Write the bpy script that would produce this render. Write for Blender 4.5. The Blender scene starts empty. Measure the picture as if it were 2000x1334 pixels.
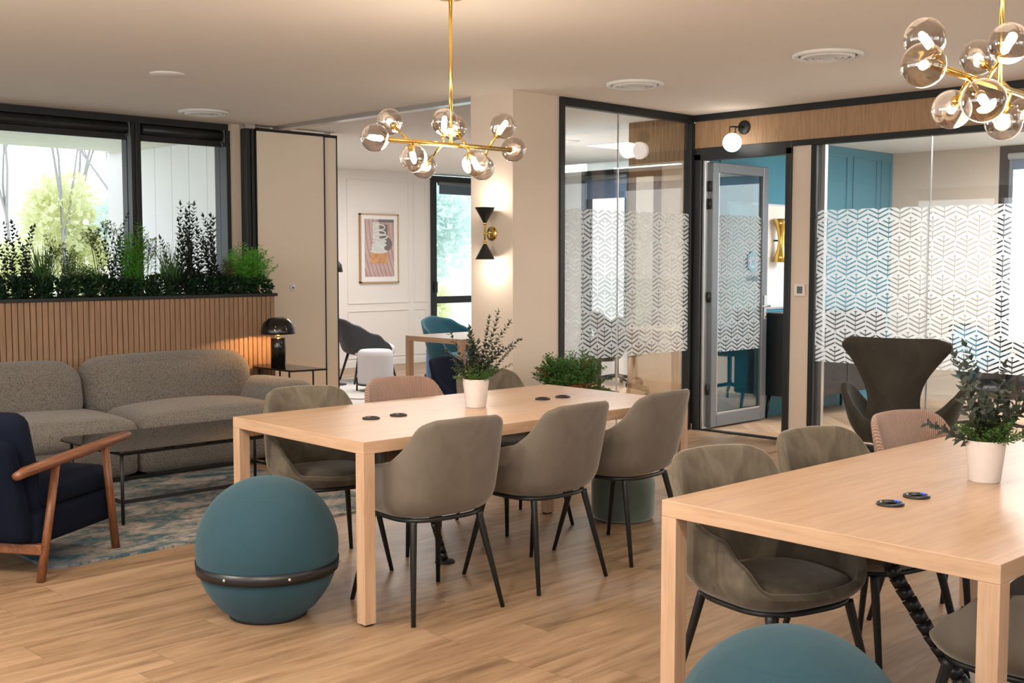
import bpy, math, random
from math import sin, cos, pi, radians as R_, sqrt
from mathutils import Vector, Matrix
random.seed(7)
S = bpy.context.scene
COL = S.collection

# ------------------------------------------------------------------ node helpers
class N:
    def __init__(s, nt, sock): s.nt, s.s = nt, sock
    def _m(s, op, *a):
        n = s.nt.nodes.new('ShaderNodeMath'); n.operation = op
        for i, v in enumerate((s,) + a):
            if isinstance(v, N): s.nt.links.new(v.s, n.inputs[i])
            else: n.inputs[i].default_value = v
        return N(s.nt, n.outputs[0])
    def __add__(s, o): return s._m('ADD', o)
    def __sub__(s, o): return s._m('SUBTRACT', o)
    def __mul__(s, o): return s._m('MULTIPLY', o)
    def __truediv__(s, o): return s._m('DIVIDE', o)
    def floor(s): return s._m('FLOOR')
    def fract(s): return s._m('FRACT')
    def abs(s): return s._m('ABSOLUTE')
    def lt(s, o): return s._m('LESS_THAN', o)
    def gt(s, o): return s._m('GREATER_THAN', o)
    def mod(s, o): return s._m('FLOORED_MODULO', o)
    def mx(s, o): return s._m('MAXIMUM', o)
    def mn(s, o): return s._m('MINIMUM', o)
    def sine(s): return s._m('SINE')

def newmat(name):
    m = bpy.data.materials.new(name); m.use_nodes = True
    nt = m.node_tree; nt.nodes.clear()
    out = nt.nodes.new('ShaderNodeOutputMaterial')
    return m, nt, out
def coords(nt, kind='Object'):
    tc = nt.nodes.new('ShaderNodeTexCoord')
    sp = nt.nodes.new('ShaderNodeSeparateXYZ'); nt.links.new(tc.outputs[kind], sp.inputs[0])
    return tc.outputs[kind], N(nt, sp.outputs[0]), N(nt, sp.outputs[1]), N(nt, sp.outputs[2])
def comb(nt, x, y, z):
    c = nt.nodes.new('ShaderNodeCombineXYZ')
    for i, v in enumerate((x, y, z)):
        if isinstance(v, N): nt.links.new(v.s, c.inputs[i])
        else: c.inputs[i].default_value = v
    return c.outputs[0]
def noise(nt, vec, scale, detail=3, rough=.5, dist=0):
    n = nt.nodes.new('ShaderNodeTexNoise'); n.inputs['Scale'].default_value = scale
    n.inputs['Detail'].default_value = detail; n.inputs['Roughness'].default_value = rough
    n.inputs['Distortion'].default_value = dist
    if vec is not None: nt.links.new(vec, n.inputs['Vector'])
    return N(nt, n.outputs['Fac'])
def ramp(nt, fac, stops):
    r = nt.nodes.new('ShaderNodeValToRGB'); nt.links.new(fac.s, r.inputs[0])
    e = r.color_ramp.elements
    while len(e) < len(stops): e.new(.5)
    for i, (p, c) in enumerate(stops):
        e[i].position = p; e[i].color = (*c, 1)
    return r.outputs[0]
def mixc(nt, fac, a, b):
    m = nt.nodes.new('ShaderNodeMix'); m.data_type = 'RGBA'
    if isinstance(fac, N): nt.links.new(fac.s, m.inputs[0])
    else: m.inputs[0].default_value = fac
    for i, v in ((6, a), (7, b)):
        if isinstance(v, tuple): m.inputs[i].default_value = (*v[:3], 1)
        else: nt.links.new(v, m.inputs[i])
    return m.outputs[2]
def princ(nt, out, col, rough=.5, metal=0, bump=None, bstr=.2, bdist=.002, **kw):
    p = nt.nodes.new('ShaderNodeBsdfPrincipled')
    if isinstance(col, tuple): p.inputs['Base Color'].default_value = (*col, 1)
    else: nt.links.new(col, p.inputs['Base Color'])
    if isinstance(rough, N): nt.links.new(rough.s, p.inputs['Roughness'])
    else: p.inputs['Roughness'].default_value = rough
    p.inputs['Metallic'].default_value = metal
    for k, v in kw.items():
        k = k.replace('_', ' ')
        if k == 'Sheen Tint' or k == 'Emission Color': v = (*v, 1)
        p.inputs[k].default_value = v
    if bump is not None:
        b = nt.nodes.new('ShaderNodeBump'); b.inputs['Strength'].default_value = bstr
        b.inputs['Distance'].default_value = bdist
        nt.links.new(bump.s, b.inputs['Height']); nt.links.new(b.outputs[0], p.inputs['Normal'])
    nt.links.new(p.outputs[0], out.inputs[0])
    return p
def plain(name, col, rough=.5, metal=0, nscale=40, var=.06, bstr=.05, **kw):
    m, nt, out = newmat(name)
    v, x, y, z = coords(nt)
    n = noise(nt, v, nscale, 3)
    a = tuple(c * (1 - var) for c in col); b = tuple(min(1, c * (1 + var)) for c in col)
    princ(nt, out, mixc(nt, n, a, b), rough, metal, n, bstr, **kw)
    return m
def emis(name, col, st):
    m, nt, out = newmat(name)
    e = nt.nodes.new('ShaderNodeEmission'); e.inputs[0].default_value = (*col, 1); e.inputs[1].default_value = st
    nt.links.new(e.outputs[0], out.inputs[0]); return m
def glassmat(name, tint=(.93, .96, .96), refl=1.0, ior=1.5, rough=0.0, gcol=(1, 1, 1)):
    m, nt, out = newmat(name)
    t = nt.nodes.new('ShaderNodeBsdfTransparent'); t.inputs[0].default_value = (*tint, 1)
    g = nt.nodes.new('ShaderNodeBsdfGlossy'); g.inputs['Roughness'].default_value = rough
    g.inputs[0].default_value = (*gcol, 1)
    lw = nt.nodes.new('ShaderNodeLayerWeight'); lw.inputs[0].default_value = .5
    f = N(nt, lw.outputs['Facing']); f0 = ((ior - 1) / (ior + 1)) ** 2
    fac = (((f * f * f * f * f) * (1 - f0) + f0) * refl).mn(.9)
    mx = nt.nodes.new('ShaderNodeMixShader'); nt.links.new(fac.s, mx.inputs[0])
    nt.links.new(t.outputs[0], mx.inputs[1]); nt.links.new(g.outputs[0], mx.inputs[2])
    nt.links.new(mx.outputs[0], out.inputs[0]); return m

# ------------------------------------------------------------------ materials
M = {}
M['ceiling'] = plain('ceiling_paint', (.80, .74, .675), .9, nscale=200, var=.015, bstr=.1)
M['ceiling_white'] = plain('white_ceiling', (.82, .80, .77), .9, nscale=200, var=.015)
M['beige'] = plain('beige_wall', (.66, .56, .465), .85, nscale=260, var=.05, bstr=.15)
M['panelbeige'] = plain('beige_panel', (.84, .75, .63), .8, nscale=260, var=.04, bstr=.1)
M['white_wall'] = plain('white_wall', (.78, .75, .72), .8, nscale=150, var=.01)
M['teal_wall'] = plain('teal_wall', (.045, .235, .34), .55, nscale=80, var=.05)
M['black'] = plain('black_metal', (.017, .019, .02), .42, .3, bstr=.02)
M['blackgloss'] = plain('black_gloss', (.008, .007, .007), .12, 0, bstr=0)
M['anthracite'] = plain('anthracite_frame', (.028, .032, .035), .4, .4, bstr=.02)
M['greyframe'] = plain('grey_aluminium', (.15, .165, .18), .35, .5, bstr=.02)
M['lightmetal'] = plain('light_metal', (.55, .55, .55), .3, .9, bstr=.02)
M['brass'] = plain('brass', (.86, .60, .18), .18, 1, bstr=0)
M['goldsatin'] = plain('gold_satin', (.75, .50, .13), .3, 1, bstr=0)
M['white'] = plain('white_plastic', (.8, .8, .79), .4, bstr=0)
M['pot'] = plain('white_pot', (.72, .67, .645), .45, bstr=.05)
M['soil'] = plain('soil', (.03, .02, .012), .9, nscale=90, var=.4, bstr=1)
M['rubber'] = plain('rubber', (.01, .01, .01), .7)
M['plastic_dark'] = plain('dark_plastic', (.012, .013, .016), .35)
M['cushion_navy'] = plain('navy_fabric', (.0045, .007, .017), 1, nscale=500, var=.35, bstr=.4, Specular_IOR_Level=.12)
M['navy_back'] = plain('navy_velvet', (.003, .006, .018), .9, nscale=8, var=.4, bstr=.1, Specular_IOR_Level=.2)
M['teal_fab'] = plain('teal_velvet', (.002, .075, .115), .8, nscale=9, var=.35, bstr=.1, Sheen_Weight=.08)
M['blue_fab'] = plain('blue_fabric', (.03, .10, .22), .8, nscale=200, var=.1, Sheen_Weight=.2)
M['lightgrey_fab'] = plain('light_grey_fabric', (.60, .58, .60), .9, nscale=400, var=.1, bstr=.3)
M['green_velvet'] = plain('green_velvet', (.085, .125, .10), .8, nscale=7, var=.2, bstr=.1, Sheen_Weight=.6)
M['outer_panel'] = None
M['glass'] = glassmat('clear_glass', (.95, .965, .965), 1.3, 1.5)
M['winglass'] = glassmat('window_glass', (.97, .98, .98), .8, 1.45)
M['partglass'] = glassmat('partition_glass', (.95, .965, .97), 1.6, 1.5)
M['smoke'] = glassmat('smoked_glass', (.67, .63, .61), 3.2, 1.6, .02, (1, .97, .94))
M['tabglass'] = glassmat('smoked_table_glass', (.30, .28, .27), 1.0, 1.5)
M['bulb'] = emis('warm_bulb', (1, .80, .52), 60)
M['opal'] = emis('opal_glass', (1, .93, .84), 4.5)
M['opal_dim'] = emis('opal_glass_dim', (1, .96, .9), 1.2)
M['ledpanel'] = emis('led_panel', (1, .98, .95), 5)
M['conelight'] = emis('lamp_inner', (1, .9, .75), 25)
M['ledblue'] = emis('blue_led', (.05, .12, 1), 3)

def velvet(name, c0, c1, c2, sheen=.5):
    m, nt, out = newmat(name)
    v, x, y, z = coords(nt)
    vv = comb(nt, x * 1.0, y * 1.0, z * .55)
    n = noise(nt, vv, 9, 4, .6, 1.2); fine = noise(nt, v, 600, 2)
    col = ramp(nt, n, [(.32, c0), (.5, c1), (.68, c2)])
    princ(nt, out, col, .85, 0, fine, .25, .001, Sheen_Weight=sheen, Sheen_Roughness=.35, Sheen_Tint=(.9, .82, .72))
    return m
M['velvet'] = velvet('taupe_velvet', (.125, .104, .082), (.14, .117, .093), (.155, .13, .104), .5)
M['velvet_olive'] = velvet('olive_velvet', (.070, .057, .038), (.105, .087, .060), (.145, .122, .088), .5)
M['velvet_dark'] = velvet('dark_velvet', (.020, .017, .011), (.026, .021, .014), (.034, .028, .019), .12)

def corduroy():
    m, nt, out = newmat('pink_corduroy')
    v, x, y, z = coords(nt)
    u = x._m('ARCTAN2', y * -1.0)
    w = ((u * (.27 / .0075)).fract() - .5).abs() * 2.0
    rib = w * w
    n = noise(nt, v, 14, 3)
    lo = mixc(nt, n, (.12, .058, .04), (.16, .08, .056)); hi = mixc(nt, n, (.40, .25, .19), (.48, .31, .24))
    hgt = (w * -1.0) + 1.0
    princ(nt, out, mixc(nt, hgt, lo, hi), .9, 0, hgt, .8, .004, Sheen_Weight=.3)
    return m
M['corduroy'] = corduroy()

def wood(name, c0, c1, c2, axis='x', scale=1, rough=.45, bstr=.06):
    m, nt, out = newmat(name)
    v, x, y, z = coords(nt)
    k = {'x': (1, 14, 14), 'y': (14, 1, 14), 'z': (14, 14, 1)}[axis]
    vec = comb(nt, x * (k[0] * scale), y * (k[1] * scale), z * (k[2] * scale))
    n = noise(nt, vec, 3.2, 5, .62, .6)
    princ(nt, out, ramp(nt, n, [(.3, c0), (.5, c1), (.72, c2)]), rough, 0, n, bstr, .001)
    return m
ltc = ((.43, .275, .175), (.51, .335, .215), (.57, .385, .255))
M['table_x'] = wood('light_oak_long', *ltc, 'x', 1, .3)
M['table_y'] = wood('light_oak_cross', *ltc, 'y', 1, .35)
M['table_z'] = wood('light_oak_leg', *ltc, 'z', 1, .4)
M['fascia'] = wood('oak_veneer', (.29, .17, .088), (.38, .235, .13), (.45, .29, .165), 'z', 1.6, .5)
M['slat'] = wood('oak_slat', (.215, .125, .068), (.28, .172, .10), (.33, .205, .122), 'z', 1, .55)
M['walnut'] = wood('walnut', (.11, .038, .014), (.175, .064, .025), (.24, .095, .038), 'x', 1, .35)
M['walnut_z'] = wood('walnut_leg', (.11, .038, .014), (.175, .064, .025), (.24, .095, .038), 'z', 1, .35)
M['artframe'] = plain('oak_frame', (.48, .32, .17), .5)

def floor_mat():
    m, nt, out = newmat('oak_planks')
    v, x, y, z = coords(nt)
    W, L = .19, 1.35
    row = (y / W).floor()
    fy = (y / W).fract()
    off = ((row * 12.9898).sine() * 437.585).fract()
    xs = x / L + off
    colid = xs.floor(); fx = xs.fract()
    h = (((row * 7.13 + colid * 3.71).sine()) * 951.13).fract()
    vec = comb(nt, x * 1.1 + h * 31.0, y * 13.0 + h * 17.0, h * 9.0)
    n = noise(nt, vec, 1.5, 6, .62, 1.0)
    v2 = comb(nt, x * .9, y * 5.0, h * 20.0)
    n2 = noise(nt, v2, 1.3, 3, .5, .5)
    f = n * .62 + n2 * .28 + h * .12
    col = ramp(nt, f, [(.35, (.15, .092, .050)), (.47, (.285, .182, .104)), (.58, (.375, .248, .150)), (.75, (.44, .305, .192))])
    gap = (fy.lt(.010) + fx.lt(.0016)).mn(1)
    col = mixc(nt, gap * .6, col, (.10, .06, .035))
    princ(nt, out, col, n * .2 + .3, 0, n, .05, .001)
    return m
M['floor'] = floor_mat()
def herring_mat():
    m, nt, out = newmat('oak_herringbone')
    v, x, y, z = coords(nt)
    w = .42
    col_i = (x / w).floor()
    tri = ((x / w).fract() - .5).abs()
    flip = ((x / (2 * w)).fract()).gt(.5) * 2.0 - 1.0
    s = y + ((x / w).fract()) * flip * w
    b = (s / .095)
    bid = b.floor(); fb = b.fract()
    h = ((bid * 5.17 + col_i * 9.3).sine() * 713.7).fract()
    n = noise(nt, comb(nt, x * 3.0, s * 30.0, h * 10.0), 2, 4, .6)
    f = h * .5 + n * .5
    col = ramp(nt, f, [(.2, (.40, .25, .15)), (.5, (.52, .35, .22)), (.8, (.62, .45, .31))])
    gap = fb.lt(.06)
    gap2 = (x / w).fract().lt(.014)
    col = mixc(nt, (gap + gap2).mn(1) * .55, col, (.16, .09, .05))
    princ(nt, out, col, .35)
    return m
M['herring'] = herring_mat()

def rug_mat():
    m, nt, out = newmat('distressed_rug')
    v, x, y, z = coords(nt)
    a = noise(nt, comb(nt, x * 1.2, y * 2.2, z), 2.6, 9, .72, .8)
    b = noise(nt, comb(nt, x * 1.0, y * 3.0, z), 26, 6, .8, .3)
    f = a * .62 + b * .38
    col = ramp(nt, f, [(.40, (.018, .075, .105)), (.465, (.06, .13, .16)), (.50, (.24, .22, .20)), (.60, (.50, .44, .39))])
    e = (y * -1.0 - .55) * 1.6      # bluer towards the front border
    fine = noise(nt, v, 320, 2)
    col = mixc(nt, ((x * -1.0) - .65).mx(0) * 1.4 * (b.gt(.42)), col, (.02, .085, .16))
    princ(nt, out, col, .95, 0, fine, .6, .004)
    return m
M['rug'] = rug_mat()
M['rug_pale'] = plain('pale_rug', (.62, .60, .57), .95, nscale=60, var=.12, bstr=.5)

def boucle():
    m, nt, out = newmat('grey_boucle')
    v, x, y, z = coords(nt)
    vo = nt.nodes.new('ShaderNodeTexVoronoi'); vo.inputs['Scale'].default_value = 130
    nt.links.new(v, vo.inputs['Vector'])
    d = N(nt, vo.outputs['Distance'])
    n = noise(nt, v, 170, 4, .7); n2 = noise(nt, v, 5, 3)
    f = d * .6 + n * .5
    col = ramp(nt, f, [(.3, (.235, .212, .19)), (.55, (.145, .13, .115)), (.8, (.062, .055, .048))])
    col = mixc(nt, n2 * .3, col, (.12, .105, .085))
    princ(nt, out, col, .95, 0, f * -1.0, .9, .006, Sheen_Weight=.25)
    return m
M['boucle'] = boucle()

def ballfab(name):
    m, nt, out = newmat(name)
    v, x, y, z = coords(nt)
    fine = noise(nt, v, 420, 3, .7)
    big = noise(nt, v, 6, 3)
    rr = (x * x + y * y)._m('SQRT')
    ang = x._m('ARCTAN2', y)
    seam_a = (((ang / (pi / 3)) + .35).fract() - .5).abs().lt(.007)
    seam_a = seam_a * z.lt(.522)
    seam_b = ((z - .522).abs()).lt(.0022)
    seam = (seam_a + seam_b).mn(1)
    col = mixc(nt, fine, (.006, .033, .049), (.017, .062, .086))
    col = mixc(nt, big * .3, col, (.02, .08, .12))
    col = mixc(nt, seam * .6, col, (.008, .045, .068))
    h = fine * .25 - seam * 1.0 + noise(nt, comb(nt, x * 1.0, y * 1.0, z * .25), 14, 3) * 1.3
    princ(nt, out, col, .9, 0, h, .5, .006, Sheen_Weight=.18, Sheen_Tint=(.5, .7, .8))
    return m
M['ballfab'] = ballfab('petrol_blue_felt')

def film_mat(name, axis):
    """white frosted film with clear chevron branches and stems"""
    m, nt, out = newmat(name)
    v, x, y, z = coords(nt)
    u = x if axis == 'x' else y
    p, s, P, t = .086, .0355, .284, .040
    Hh = P / 2 + t
    X = u / p
    clear = None
    for a_ in (0, 1):
        c = (((X - float(a_)) / 2.0 + .5).floor()) * 2.0 + float(a_)
        dx = (X - c).abs()
        hh = (z + a_ * P / 2).mod(P) - P / 2
        ins = ((hh.abs() + dx * t) - (Hh / 2 - .005)).lt(0) * dx.lt(.955)
        arms = (hh - dx * t).mod(s).lt(.0125)
        stem = dx.lt(.032)
        cl = ins * (arms + stem).mn(1)
        clear = cl if clear is None else (clear + cl).mn(1)
    df = nt.nodes.new('ShaderNodeBsdfDiffuse'); df.inputs[0].default_value = (.72, .76, .79, 1)
    tl = nt.nodes.new('ShaderNodeBsdfTranslucent'); tl.inputs[0].default_value = (.80, .84, .86, 1)
    a = nt.nodes.new('ShaderNodeMixShader'); a.inputs[0].default_value = .55
    nt.links.new(df.outputs[0], a.inputs[1]); nt.links.new(tl.outputs[0], a.inputs[2])
    t = nt.nodes.new('ShaderNodeBsdfTransparent')
    b = nt.nodes.new('ShaderNodeMixShader')
    fac = (clear * -1.0 + 1.0) * .80
    nt.links.new(fac.s, b.inputs[0]); nt.links.new(t.outputs[0], b.inputs[1]); nt.links.new(a.outputs[0], b.inputs[2])
    nt.links.new(b.outputs[0], out.inputs[0])
    return m
M['film_x'] = film_mat('frosted_film_x', 'x')
M['film_y'] = film_mat('frosted_film_y', 'y')

def veil_mat():  # see-through oak tint imitating the reflection-like veil in the left glass
    m, nt, out = newmat('oak_veil_tint')
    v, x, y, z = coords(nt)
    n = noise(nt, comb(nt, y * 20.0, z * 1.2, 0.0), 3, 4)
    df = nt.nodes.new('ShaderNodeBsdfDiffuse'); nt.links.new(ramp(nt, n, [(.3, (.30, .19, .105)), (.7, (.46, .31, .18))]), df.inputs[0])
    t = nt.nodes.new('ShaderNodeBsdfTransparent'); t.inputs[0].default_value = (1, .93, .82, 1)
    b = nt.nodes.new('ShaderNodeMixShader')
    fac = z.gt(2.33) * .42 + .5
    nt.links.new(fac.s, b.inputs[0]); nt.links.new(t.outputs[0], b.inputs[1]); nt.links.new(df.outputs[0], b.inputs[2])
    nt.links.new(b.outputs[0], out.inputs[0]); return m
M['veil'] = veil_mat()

def outpanel():
    m, nt, out = newmat('white_cladding')
    v, x, y, z = coords(nt)
    g = (y / .36).fract().lt(.03)
    princ(nt, out, mixc(nt, g, (.93, .95, .97), (.55, .56, .58)), .5); return m
M['outer_panel'] = outpanel()
def soffit():
    m, nt, out = newmat('pale_soffit')
    v, x, y, z = coords(nt)
    n = noise(nt, comb(nt, x * 2.0, y * 10.0, 0.0), 1.5, 4)
    princ(nt, out, ramp(nt, n, [(.3, (.66, .68, .50)), (.7, (.84, .84, .68))]), .4); return m
M['soffit'] = soffit()
M['grass'] = plain('grass', (.74, .76, .66), .9, nscale=2, var=.3)
M['bark'] = plain('bark', (.42, .40, .39), .9, nscale=30, var=.2)
M['stem'] = plain('plant_stem', (.07, .06, .03), .7)
def leafm(name, c, tr=.35, var=.35, rough=.5):
    m, nt, out = newmat(name)
    v, x, y, z = coords(nt)
    n = noise(nt, v, 25, 3)
    a = tuple(q * (1 - var) for q in c); b = tuple(min(1, q * (1 + var)) for q in c)
    col = mixc(nt, n, a, b)
    df = nt.nodes.new('ShaderNodeBsdfPrincipled'); df.inputs['Roughness'].default_value = rough
    nt.links.new(col, df.inputs['Base Color'])
    tl = nt.nodes.new('ShaderNodeBsdfTranslucent'); nt.links.new(col, tl.inputs[0])
    mx = nt.nodes.new('ShaderNodeMixShader'); mx.inputs[0].default_value = tr
    nt.links.new(df.outputs[0], mx.inputs[1]); nt.links.new(tl.outputs[0], mx.inputs[2])
    nt.links.new(mx.outputs[0], out.inputs[0]); return m
M['leaf_dark'] = leafm('dark_green_leaf', (.012, .045, .016))
M['leaf_euca'] = leafm('eucalyptus_leaf', (.045, .060, .045), .2)
M['leaf_euca_dark'] = leafm('dark_eucalyptus_leaf', (.018, .032, .026), .2)
M['leaf_bright'] = leafm('bright_fern_leaf', (.10, .36, .03), .45)
M['leaf_mid'] = leafm('mid_green_leaf', (.06, .16, .03), .4)
M['leaf_olive'] = leafm('olive_leaf', (.09, .13, .02), .35, .6)
M['leaf_fall'] = leafm('autumn_leaf', (.90, .90, .62), .6, .12)
M['leaf_pale'] = leafm('pale_tree_leaf', (.80, .90, .86), .6, .12)
M['grassblade'] = leafm('grass_blade', (.05, .13, .03), .3)
M['rust'] = leafm('rust_leaf', (.25, .09, .02), .3)

# ------------------------------------------------------------------ mesh builder
class MB:
    def __init__(s): s.v, s.f, s.sm, s.mi = [], [], [], []
    def add(s, vs, fs, smooth=False, mi=0):
        o = len(s.v); s.v += [tuple(v) for v in vs]
        for f in fs: s.f.append(tuple(i + o for i in f)); s.sm.append(smooth); s.mi.append(mi)
        return s
    def box(s, x0, x1, y0, y1, z0, z1, mi=0):
        vs = [(x, y, z) for x in (x0, x1) for y in (y0, y1) for z in (z0, z1)]
        fs = [(0, 1, 3, 2), (4, 6, 7, 5), (0, 4, 5, 1), (2, 3, 7, 6), (0, 2, 6, 4), (1, 5, 7, 3)]
        return s.add(vs, fs, False, mi)
    def tube(s, pts, rad, n=10, cap=True, mi=0):
        pts = [Vector(p) for p in pts]
        if not hasattr(rad, '__len__'): rad = [rad] * len(pts)
        vs, fs = [], []
        up = Vector((0, 0, 1))
        for i, p in enumerate(pts):
            t = (pts[min(i + 1, len(pts) - 1)] - pts[max(i - 1, 0)]).normalized()
            a = t.cross(up)
            if a.length < 1e-3: a = t.cross(Vector((1, 0, 0)))
            a.normalize(); b = t.cross(a)
            for k in range(n):
                q = 2 * pi * k / n
                vs.append(p + (a * cos(q) + b * sin(q)) * rad[i])
        for i in range(len(pts) - 1):
            for k in range(n):
                k2 = (k + 1) % n
                fs.append((i * n + k, i * n + k2, (i + 1) * n + k2, (i + 1) * n + k))
        if cap:
            fs.append(tuple(range(n - 1, -1, -1))); fs.append(tuple((len(pts) - 1) * n + k for k in range(n)))
        return s.add(vs, fs, True, mi)
    def lathe(s, prof, c=(0, 0, 0), n=32, axis='z', mi=0, smooth=True, cap=True):
        vs, fs = [], []
        for r, h in prof:
            for k in range(n):
                q = 2 * pi * k / n
                a, b = r * cos(q), r * sin(q)
                p = {'z': (a, b, h), 'x': (h, a, b), 'y': (b, h, a)}[axis]
                vs.append((p[0] + c[0], p[1] + c[1], p[2] + c[2]))
        for i in range(len(prof) - 1):
            for k in range(n):
                k2 = (k + 1) % n
                fs.append((i * n + k, i * n + k2, (i + 1) * n + k2, (i + 1) * n + k))
        if cap and prof[0][0] > 1e-5: fs.append(tuple(range(n - 1, -1, -1)))
        if cap and prof[-1][0] > 1e-5: fs.append(tuple((len(prof) - 1) * n + k for k in range(n)))
        return s.add(vs, fs, smooth, mi)
    def sphere(s, c, r, n=24, m=14, mi=0):
        prof = [(max(r * sin(pi * i / m), 1e-6), -r * cos(pi * i / m)) for i in range(m + 1)]
        return s.lathe(prof, c, n, 'z', mi)
    def rbox(s, cx, cy, cz, sx, sy, sz, r, n=8, puff=0, bend=None, mi=0):
        """rounded, slightly puffed cushion block"""
        vs, fs, idx = [], [], {}
        h = (sx / 2, sy / 2, sz / 2)
        def pt(ix, iy, iz):
            key = (ix, iy, iz)
            if key in idx: return idx[key]
            q = [2 * a / n - 1 for a in key]
            P = [q[i] * h[i] for i in range(3)]
            I = [max(-h[i] + r, min(h[i] - r, P[i])) for i in range(3)]
            D = Vector([P[i] - I[i] for i in range(3)])
            if D.length > 1e-9: D = D.normalized() * r
            P = Vector(I) + D
            if puff:
                wgt = (1 - q[0] ** 2) * (1 - q[1] ** 2)
                P.z += puff * wgt * (1 if q[2] > 0 else 0) * abs(q[2])
                wy = (1 - q[0] ** 2) * (1 - q[2] ** 2)
                P.y += .6 * puff * wy * q[1]
            if bend: P = Vector(bend(P))
            idx[key] = len(vs); vs.append((P.x + cx, P.y + cy, P.z + cz)); return idx[key]
        # remap grid so the rounded rims get enough points
        for ax in range(3):
            for side in (0, n):
                for i in range(n):
                    for j in range(n):
                        c = []
                        for (a, b) in ((i, j), (i + 1, j), (i + 1, j + 1), (i, j + 1)):
                            k = [0, 0, 0]; k[ax] = side; k[(ax + 1) % 3] = a; k[(ax + 2) % 3] = b
                            c.append(pt(*k))
                        fs.append(tuple(c) if side else tuple(reversed(c)))
        return s.add(vs, fs, True, mi)
    def xf(s, mat, start=0):
        for i in range(start, len(s.v)): s.v[i] = tuple(mat @ Vector(s.v[i]))
        return s
    def build(s, name, mat, parent=None, bevel=0, subsurf=0, solid=0, loc=None, rot=None, merge=False, seg=2):
        me = bpy.data.meshes.new(name); me.from_pydata(s.v, [], s.f); me.update()
        for p, sm, mi in zip(me.polygons, s.sm, s.mi): p.use_smooth = sm; p.material_index = mi
        mats = mat if isinstance(mat, (list, tuple)) else [mat]
        for mm in mats: me.materials.append(mm)
        if merge:
            import bmesh
            bm = bmesh.new(); bm.from_mesh(me); bmesh.ops.remove_doubles(bm, verts=bm.verts, dist=1e-5)
            bmesh.ops.recalc_face_normals(bm, faces=bm.faces); bm.to_mesh(me); bm.free()
        o = bpy.data.objects.new(name, me); COL.objects.link(o)
        if parent: o.parent = parent
        if loc: o.location = loc
        if rot: o.rotation_euler = rot
        if solid:
            md = o.modifiers.new('solid', 'SOLIDIFY'); md.thickness = solid; md.offset = -1
        if bevel:
            md = o.modifiers.new('bevel', 'BEVEL'); md.width = bevel; md.segments = seg; md.limit_method = 'ANGLE'
        if subsurf:
            md = o.modifiers.new('sub', 'SUBSURF'); md.levels = subsurf; md.render_levels = subsurf
        return o

def thing(name, label, cat, loc=(0, 0, 0), rz=0, group=None):
    o = bpy.data.objects.new(name, None); COL.objects.link(o); o.empty_display_size = .1
    o.location = loc; o.rotation_euler = (0, 0, rz)
    o['label'] = label; o['category'] = cat
    if group: o['group'] = group
    return o
def tag(o, label, cat, group=None, kind=None):
    o['label'] = label; o['category'] = cat
    if group: o['group'] = group
    if kind: o['kind'] = kind
    return o
def struct(o, label=None):
    o['kind'] = 'structure'
    if label: o['label'] = label
    return o
def sbox(name, dims, mat, label=None, parent=None, bevel=0):
    o = MB().box(*dims).build(name, mat, parent, bevel)
    if parent is None: struct(o, label)
    return o
def dup(root, loc=None, rz=None, label=None, group=None):
    r = root.copy(); COL.objects.link(r)
    if loc: r.location = loc
    if rz is not None: r.rotation_euler = (0, 0, rz)
    if label: r['label'] = label
    if group: r['group'] = group
    def rec(src, dst):
        for ch in list(src.children):
            c = ch.copy(); COL.objects.link(c); c.parent = dst; rec(ch, c)
    rec(root, r)
    return r

H = 2.70
# ================================================================== SETTING
sbox('floor', (-3, 11.2, -4, 12.8, -.1, 0), M['floor'], 'oak plank floor')
sbox('floor_meeting', (8.16, 11.6, -1.2, 5.98, 0, .004), M['herring'], 'oak herringbone floor of the meeting room')
o = MB(); o.add([(6.45, 6.06, .002), (11.1, 6.06, .002), (11.1, 11, .002)], [(0, 1, 2)]); struct(o.build('floor_side_room', M['herring']), 'oak floor behind the glass wall')
# ceilings
sbox('ceiling', (-3, 8.16, -4, 6.04, H, H + .1), M['ceiling'], 'beige painted ceiling')
sbox('ceiling_lounge', (-3, 6.02, 6.04, 9.5, H, H + .1), M['ceiling'], 'beige painted ceiling above the sofa')
sbox('ceiling_back_room', (6.02, 12.6, 6.04, 12.8, H, H + .1), M['ceiling_white'], 'white ceiling of the back room')
sbox('ceiling_meeting', (8.16, 11.7, -1.2, 6.0, 2.6, 2.65), M['ceiling_white'], 'white ceiling of the meeting room')
# window wall (V = 9.45)
sbox('wall_left', (-3, 2.4, 9.45, 9.6, 0, H), M['beige'], 'beige wall left of the windows')
sbox('wall_window_pier', (5.60, 6.0, 9.30, 9.6, 0, H), M['beige'], 'beige strip of wall right of the windows')
sbox('trim_1', (2.4, 6.0, 9.36, 9.6, 2.64, H), M['anthracite'], 'dark head trim above the windows')
sbox('wall_below_windows', (2.4, 5.62, 9.45, 9.6, 0, .12), M['anthracite'], 'dark sill below the windows')
def window_v(name, u0, u1, v, z0, z1, lab, fr=.06, depth=.09):
    """window in a wall that runs along x"""
    m = MB()
    m.box(u0, u0 + fr, v, v + depth, z0, z1); m.box(u1 - fr, u1, v, v + depth, z0, z1)
    m.box(u0 + fr, u1 - fr, v, v + depth, z1 - fr, z1); m.box(u0 + fr, u1 - fr, v, v + depth, z0, z0 + fr)
    w = m.build(name, M['anthracite'], bevel=.004); struct(w, lab)
    g = MB().box(u0 + fr, u1 - fr, v + depth * .5, v + depth * .5 + .006, z0 + fr, z1 - fr).build('window_pane', M['winglass'], w)
    return w
window_v('window_1', 2.4, 4.72, 9.45, .12, 2.64, 'wide dark-framed window behind the plants, left')
window_v('window_2', 4.72, 5.62, 9.45, .12, 2.64, 'narrow dark-framed window behind the plants, right')
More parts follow.
